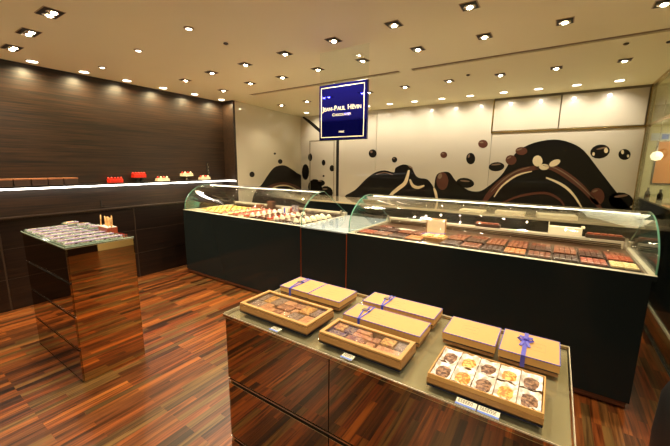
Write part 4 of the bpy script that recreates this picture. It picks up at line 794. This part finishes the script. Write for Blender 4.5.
for s in (-1, 1): g.box(-TB[1]-.005, TB[1]+.005, s*(TB[2]+.0045)-.0008, s*(TB[2]+.0045)+.0008, .9622, .9655, 'rim').box(-TB[1]-.005, TB[1]+.005, s*(TB[2]+.0045)-.0006, s*(TB[2]+.0045)+.0006, .9535, .9622, 'bronze'); g.box(s*(TB[1]+.0045)-.0008, s*(TB[1]+.0045)+.0008, -TB[2], TB[2], .9535, .9655, 'rim')
g.build('glass_edge', TB[0], label='bright polished glass edge')
TL = mirror_table('tall bronze mirror display table at left covered with wrapped sweets', -3.447, -2.563, .738, 1.152, .965, [.25, .49, .725], [])
MB().box(-TL[1]-.004, TL[1]+.004, -TL[2]-.004, TL[2]+.004, TL[3]+.0008, .965, 'glass_top').box(-TL[1]-.005, TL[1]+.005, -TL[2]-.005, -TL[2]-.004, .961, .965, 'film_green').box(TL[1]+.004, TL[1]+.005, -TL[2], TL[2], .961, .965, 'film_green').build('glass_sheet', TL[0])

t = thing('dark_form', 'black rounded form partly in view in the lower right corner', 'chair', (.70, 1.36, 0))  # dark rounded solid standing in for an unidentified form
MB().lathe([(.27, .06), (.31, .1), (.335, .3), (.345, .6), (.34, .75), (.30, .87), (.22, .94), (.1, .965), (.002, .97)], 0, 0, 'form_black', 40).build('rounded_shell', t)
MB().lathe([(.25, 0), (.25, .06)], 0, 0, 'black', 32).build('base', t)

# ------------------------------------------------------------ goods on the front table
ZG = .9655
def box_sides(g, w, d, z0, z1, th, mat):
    g.box(-w/2, w/2, -d/2, -d/2+th, z0, z1, mat); g.box(-w/2, w/2, d/2-th, d/2, z0, z1, mat)
    g.box(-w/2, -w/2+th, -d/2+th, d/2-th, z0, z1, mat); g.box(w/2-th, w/2, -d/2+th, d/2-th, z0, z1, mat); return g
def window_box(lab, cx, cy, w, d, items):
    t = thing('biscuit_gift_box', lab, 'gift box', (cx, cy, ZG))
    MB().box(-w/2+.001, w/2-.001, -d/2+.001, d/2-.001, 0, .004, 'navy').build('base', t, label='dark blue base')
    g = box_sides(MB(), w, d, .004, .0275, .004, 'kraft'); g.box(-w/2, w/2, -d/2, d/2, .004, .008, 'kraft'); g.build('carton', t)
    g = box_sides(MB(), w-.008, d-.008, .027, .0305, .006, 'kraft_gap'); g.build('lid_gap', t)
    g = box_sides(MB(), w-.003, d-.003, .0305, .036, .011, 'kraft_frame'); g.build('window_frame', t)
    MB().box(-w/2+.013, w/2-.013, -d/2+.013, d/2-.013, .0325, .0332, 'cellophane').build('window_film', t)
    W = w-.03; D = d-.03
    for x0, x1, y0, y1, m_, h in items:
        MB().box(-W/2+x0*W+.001, -W/2+x1*W-.001, -D/2+y0*D+.001, -D/2+y1*D-.001, .008, .008+h, m_, .0025).build('biscuit_pack' if m_ in ('gold_nut', 'biscuit3', 'paper_white') else 'biscuit', t)
    return t
itA = [(0, .2, 0, .5, 'biscuit3', .018), (0, .1, .5, 1, 'biscuit3', .02), (.1, .22, .5, 1, 'gold_nut', .02), (.2, .33, 0, .48, 'biscuit2', .02), (.22, .38, .48, 1, 'biscuit3', .02)]
itA += [(.33+.11*k, .33+.11*k+.105, .02, .32, 'biscuit' if k % 2 else 'biscuit2', .02) for k in range(3)]
itA += [(.38, .55, .7, .98, 'biscuit2', .02), (.38, .6, .36, .66, 'biscuit', .021), (.56, .7, .66, .98, 'biscuit', .02), (.66, .84, .02, .45, 'biscuit3', .02), (.84, 1, .02, .48, 'biscuit2', .02), (.62, .7, .36, .62, 'biscuit2', .02), (.7, .86, .5, .98, 'gold_nut', .022), (.86, 1, .52, .98, 'biscuit3', .02)]
itB = [(0, .24, 0, .48, 'biscuit3', .018), (.0, .16, .5, 1, 'gold_nut', .022), (.16, .3, .5, 1, 'biscuit3', .02), (.26, .4, 0, .45, 'biscuit', .02), (.4, .54, .0, .4, 'biscuit', .022), (.54, .66, .0, .4, 'biscuit2', .02),
       (.3, .52, .75, 1, 'biscuit2', .022), (.3, .58, .46, .72, 'biscuit2', .021), (.58, .68, .44, .8, 'biscuit', .021), (.68, .86, .52, 1, 'gold_nut', .022), (.87, 1, .5, 1, 'biscuit3', .02), (.68, 1, 0, .46, 'biscuit2', .018)]
window_box('large kraft box of biscuits under a window, left end of the table', -.759, .826, .314, .152, itA)
window_box('narrower kraft box of biscuits under a window, middle of the table front', -.419, .801, .268, .110, itB)
# florentine box
w, d = .246, .152
t = thing('florentine_gift_box', 'open kraft box of ten wrapped round florentines in two rows', 'gift box', (-.0915, .814, ZG))
MB().box(-w/2+.001, w/2-.001, -d/2+.001, d/2-.001, 0, .005, 'navy').build('base', t, label='dark blue base')
g = box_sides(MB(), w, d, .005, .022, .004, 'kraft'); g.box(-w/2, w/2, -d/2, d/2, .005, .008, 'kraft'); g.build('carton', t)
box_sides(MB(), w-.003, d-.003, .022, .033, .003, 'kraft_lid').build('inner_rim', t)
for i in range(5):
    for j in range(2):
        cx = -w/2+.006+(i+.5)*(w-.012)/5; cy = -d/2+.005+(j+.5)*(d-.01)/2
        kd = 'choc_nut' if (i+j) % 2 == 1 or (i, j) == (0, 0) else 'gold_nut'
        if j == 0: kd = ['choc_nut', 'gold_nut', 'choc_nut', 'gold_nut', 'choc_nut'][i]
        else: kd = ['choc_nut', 'gold_nut', 'choc_nut', 'gold_nut', 'choc_nut'][i]
        g = MB(); hw, hd = .0225, .034
        # crumpled wrapper cup: a little grid with a raised uneven edge
        n = 6; V = {}
        for a in range(n+1):
            for b in range(n+1):
                e = max(abs(a-n/2), abs(b-n/2))/(n/2)
                z = .018+(.0135 if e > .95 else (.008 if e > .6 else 0))+random.uniform(-.003, .003)
                V[a, b] = g.bm.verts.new((cx-hw+2*hw*a/n, cy-hd+2*hd*b/n, z))
        fs = [g.bm.faces.new((V[a, b], V[a+1, b], V[a+1, b+1], V[a, b+1])) for a in range(n) for b in range(n)]
        g._fin(fs, 'paper_white'); wr = g.build('wrapper', t, label='crumpled white wrapper')
        g = MB().lathe([(.012, .018), (.019, .021), (.0193, .0245), (.015, .028), (.004, .029)], cx, cy, kd, 16, 1, 1.4)
        for v in g.bm.verts: v.co += Vector((random.uniform(-1, 1), random.uniform(-1, 1), random.uniform(-1, 1)))*.0008
        g.build('florentine', wr, label='dark nutty florentine' if kd == 'choc_nut' else 'golden nutty florentine')
def closed_box(lab, cx, cy, w, d, ribbon=None, rx=0):
    t = thing('closed_gift_box', lab, 'gift box', (cx, cy, ZG))
    MB().box(-w/2+.002, w/2-.002, -d/2+.002, d/2-.002, 0, .008, 'kraft_dark').build('carton', t)
    MB().box(-w/2+.004, w/2-.004, -d/2+.004, d/2-.004, .008, .013, 'navy').build('inner_band', t)
    MB().box(-w/2, w/2, -d/2, d/2, .013, .035, 'kraft_lid', .001).build('lid', t)
    e = .0016; g = MB()
    for a in ((-w/2-e/4, w/2+e/4, -d/2-e/4, -d/2+e), (-w/2-e/4, w/2+e/4, d/2-e, d/2+e/4), (-w/2-e/4, -w/2+e, -d/2, d/2), (w/2-e, w/2+e/4, -d/2, d/2)): g.box(*a, .0336, .0355, 'blue')
    g.build('edge_piping', t, label='blue edge piping')
    g = MB(); lx, ly, sw, sd = (rx+.03 if rx < 0 and w > .2 else (.02 if ribbon else -.005)), .0, w*.12 if w > .2 else .024, d*.16
    if ribbon == 'bow': lx = rx+.026
    for a in ((lx-sw, lx+sw, ly-sd, ly-sd+.0008), (lx-sw, lx+sw, ly+sd-.0008, ly+sd), (lx-sw, lx-sw+.0008, ly-sd, ly+sd), (lx+sw-.0008, lx+sw, ly-sd, ly+sd)): g.box(*a, .035, .0352, 'print')
    g.box(lx-sw*.6, lx+sw*.6, ly-.001, ly+.001, .035, .0352, 'print')
    g.build('printed_label', t, label='faint printed rectangle')
    if ribbon == 'thin':
        g = MB()
        for q, sk in ((-.012, .012), (.008, -.004)):
            g.strip([(rx+q+sk, -d/2-.001, .004), (rx+q+sk, -d/2-.001, .0365), (rx+q, 0, .0372), (rx+q+.5*sk, d/2+.001, .0365), (rx+q+.5*sk, d/2+.001, .004)], .005, .0012, 'ribbon', Vector((1, 0, 0)))
        rb_ = g.build('ribbon', t, label='thin blue ribbon pair')
        MB().box(rx-.02, rx-.002, .006, .024, .0372, .0392, 'tag_ink').build('hang_tag', rb_)
        MB().tube([(rx-.002, .01, .0385), (rx+.006, .016, .044), (rx+.012, .01, .0395), (rx+.004, .006, .0385)], .0018, 'ribbon', 6).build('knot', rb_)
    if ribbon == 'bow':
        g = MB().strip([(rx, -d/2-.001, .003), (rx, -d/2-.001, .0362), (rx, 0, .0366), (rx, d/2+.001, .0362), (rx, d/2+.001, .003)], .011, .0012, 'ribbon_violet', Vector((1, 0, 0)))
        rb_ = g.build('ribbon', t, label='wide violet blue ribbon')
        g = MB()
        for s in (-1, 1):
            g.strip([(rx, .015, .04), (rx+s*.008, .019, .046), (rx+s*.017, .022, .046), (rx+s*.019, .018, .041), (rx+s*.010, .013, .039), (rx, .015, .041)], .010, .001, 'ribbon_violet', Vector((0, 1, .3)))
            g.strip([(rx, .014, .041), (rx+s*.007, -.004, .039), (rx+s*.011, -.02, .0378)], .008, .001, 'ribbon_violet', Vector((1, 0, 0)))
        g.box(rx-.005, rx+.005, .01, .02, .038, .047, 'ribbon_violet', .002)
        g.build('bow', rb_)
    return t
closed_box('closed narrow kraft box with blue ribbon directly behind the middle biscuit box', -.4215, .9435, .270, .106, 'thin', -.075)
closed_box('closed narrow kraft box with blue ribbon at the table\'s back edge', -.4215, 1.078, .270, .102, 'thin', -.055)
closed_box('closed square kraft box with thin blue ribbon behind the large biscuit box', -.842, 1.03, .148, .132, 'thin', -.02)
closed_box('plain closed square kraft gift box beside the ribboned one at the back left', -.692, 1.028, .148, .132)
closed_box('plain closed square kraft gift box behind the florentines, without ribbon', -.1665, 1.025, .147, .128)
closed_box('closed kraft gift box tied with a wide violet bow behind the florentines', -.012, 1.025, .143, .140, 'bow', -.012)
def price_tag(lab, x, y, w=.036, blue=True):
    t = thing('price_tag', lab, 'price tag', (x, y, ZG))
    MB().box(-w/2, w/2, -.012, .012, 0, .002, 'tag' if True else 'tag').build('card', t)
    if blue: MB().box(-w/2, w/2, -.0122, -.006, .002, .0026, 'tag_blue').build('blue_band', t, label='blue band')
    g = MB()
    for r_ in range(3 if blue else 2):
        x0 = -w/2+.004
        while x0 < w/2-.008:
            l_ = random.uniform(.002, .005); g.box(x0, x0+l_, -.002+r_*.0045, .0005+r_*.0045, .002, .0024, 'tag_ink'); x0 += l_+.0012
    g.build('print', t)
price_tag('small price tag with blue band in front of the large biscuit box', -.715, .727)
price_tag('small price tag with blue band in front of the middle biscuit box', -.437, .728)
price_tag('left price tag of the pair in front of the florentine box', -.117, .722, .044)
price_tag('right price tag of the pair in front of the florentine box', -.07, .722, .044)
price_tag('tiny white tag between the florentine box and the closed boxes behind', -.085, .918, .036, False)
price_tag('tiny white tag behind the large biscuit box', -.655, .93, .036, False)

# ------------------------------------------------------------ wrapped sweets on the left table
def packet(kind, loc, rz, lab):
    key = 'pk'+kind
    if key in proto: return dup(proto[key], loc, rz, label=lab)
    t = thing('sweet_packet', lab, 'sweets', loc, rz, 'wrapped sweets on the left table')
    MB().box(-.056, .056, -.04, .04, 0, .006, 'film').build('tray', t)
    g = MB(); n = 6; V = {}
    for a in range(n+1):
        for b in range(n+1):
            e = max(abs(a-n/2), abs(b-n/2))/(n/2)
            V[a, b] = g.bm.verts.new((-.05+.1*a/n, -.036+.072*b/n, .006 if e > .95 else .016+random.uniform(-.004, .005)))
    g._fin([g.bm.faces.new((V[a, b], V[a+1, b], V[a+1, b+1], V[a, b+1])) for a in range(n) for b in range(n)], 'tanpack' if kind == 't' else 'sweet')
    g.build('sweets', t)
    MB().box(.04, .05, -.041, .041, .014, .022, 'lilac', .002).build('label_band', t, label='lilac label band')
    MB().tube([(-.05, -.036, .012), (0, -.037, .02), (.05, -.036, .012)], .003, 'film', 6).tube([(-.05, .036, .012), (0, .037, .02), (.05, .036, .012)], .003, 'film', 6).build('film_edge', t)
    proto[key] = t; return t
cols = [-3.38, -3.255, -3.13, -3.005, -2.88, -2.755, -2.63]
rws = [.786, .872, .958, 1.044]
for i, x in enumerate(cols):
    for j, y in enumerate(rws):
        packet('s', (x, y, .9652), random.uniform(-.05, .05), 'clear packet of chocolate shards with lilac band, %s from left, %s row' % (ordn(i), ['front', 'second', 'third', 'fourth'][j]))
k = 0
for (x, y, z, w_) in ((-3.37, 1.106, .9655, 't'), (-3.25, 1.106, .9655, 't'), (-3.13, 1.106, .9655, 's')):
    packet(w_, (x, y, .9652), 0, 'packet in the raised back row of the left table, %s from the left' % ordn(k)); k += 1
packet('t', (-3.37, 1.03, .9895), .1, 'tan biscuit packet lying on top of the others at the back left corner')
packet('s', (-3.2, 1.06, .9895), -.1, 'chocolate packet lying on top of the others in the middle of the back')
packet('s', (-3.03, 1.07, .9895), .06, 'chocolate packet on top of the others beside the box of sticks')
t = thing('stick_box', 'low red brown box holding a bunch of upright pale wooden sticks', 'box', (-2.87, 1.11, .9652))
MB().box(-.08, .08, -.035, .035, 0, .045, 'choc_red', .003).build('body', t)
MB().box(-.078, .078, -.033, .033, .045, .05, 'paper_white', .001).build('filling', t)
for k in range(9):
    x = -.07+k*.0175; y = random.uniform(-.02, .02); tl_ = random.uniform(-.012, .012)
    MB().tube([(x, y, .05), (x+tl_, y+random.uniform(-.008, .008), .125+random.uniform(-.012, .012))], .0045, 'stick', 6).build('stick', t)

# ------------------------------------------------------------ render settings
w_ = bpy.data.worlds.new('world'); bpy.context.scene.world = w_; w_.use_nodes = True
w_.node_tree.nodes['Background'].inputs[0].default_value = (1, .8, .55, 1); w_.node_tree.nodes['Background'].inputs[1].default_value = .1
sc = bpy.context.scene
sc.view_settings.view_transform = 'Standard'; sc.view_settings.look = 'None'; sc.view_settings.gamma = 1; sc.view_settings.use_curve_mapping = False
sc.view_settings.exposure = 0.05
cy = sc.cycles
cy.max_bounces = 12; cy.diffuse_bounces = 5; cy.glossy_bounces = 6; cy.transparent_max_bounces = 24; cy.caustics_reflective = True; cy.caustics_refractive = False
cy.blur_glossy = .6; cy.sample_clamp_indirect = 12; cy.use_denoising = True
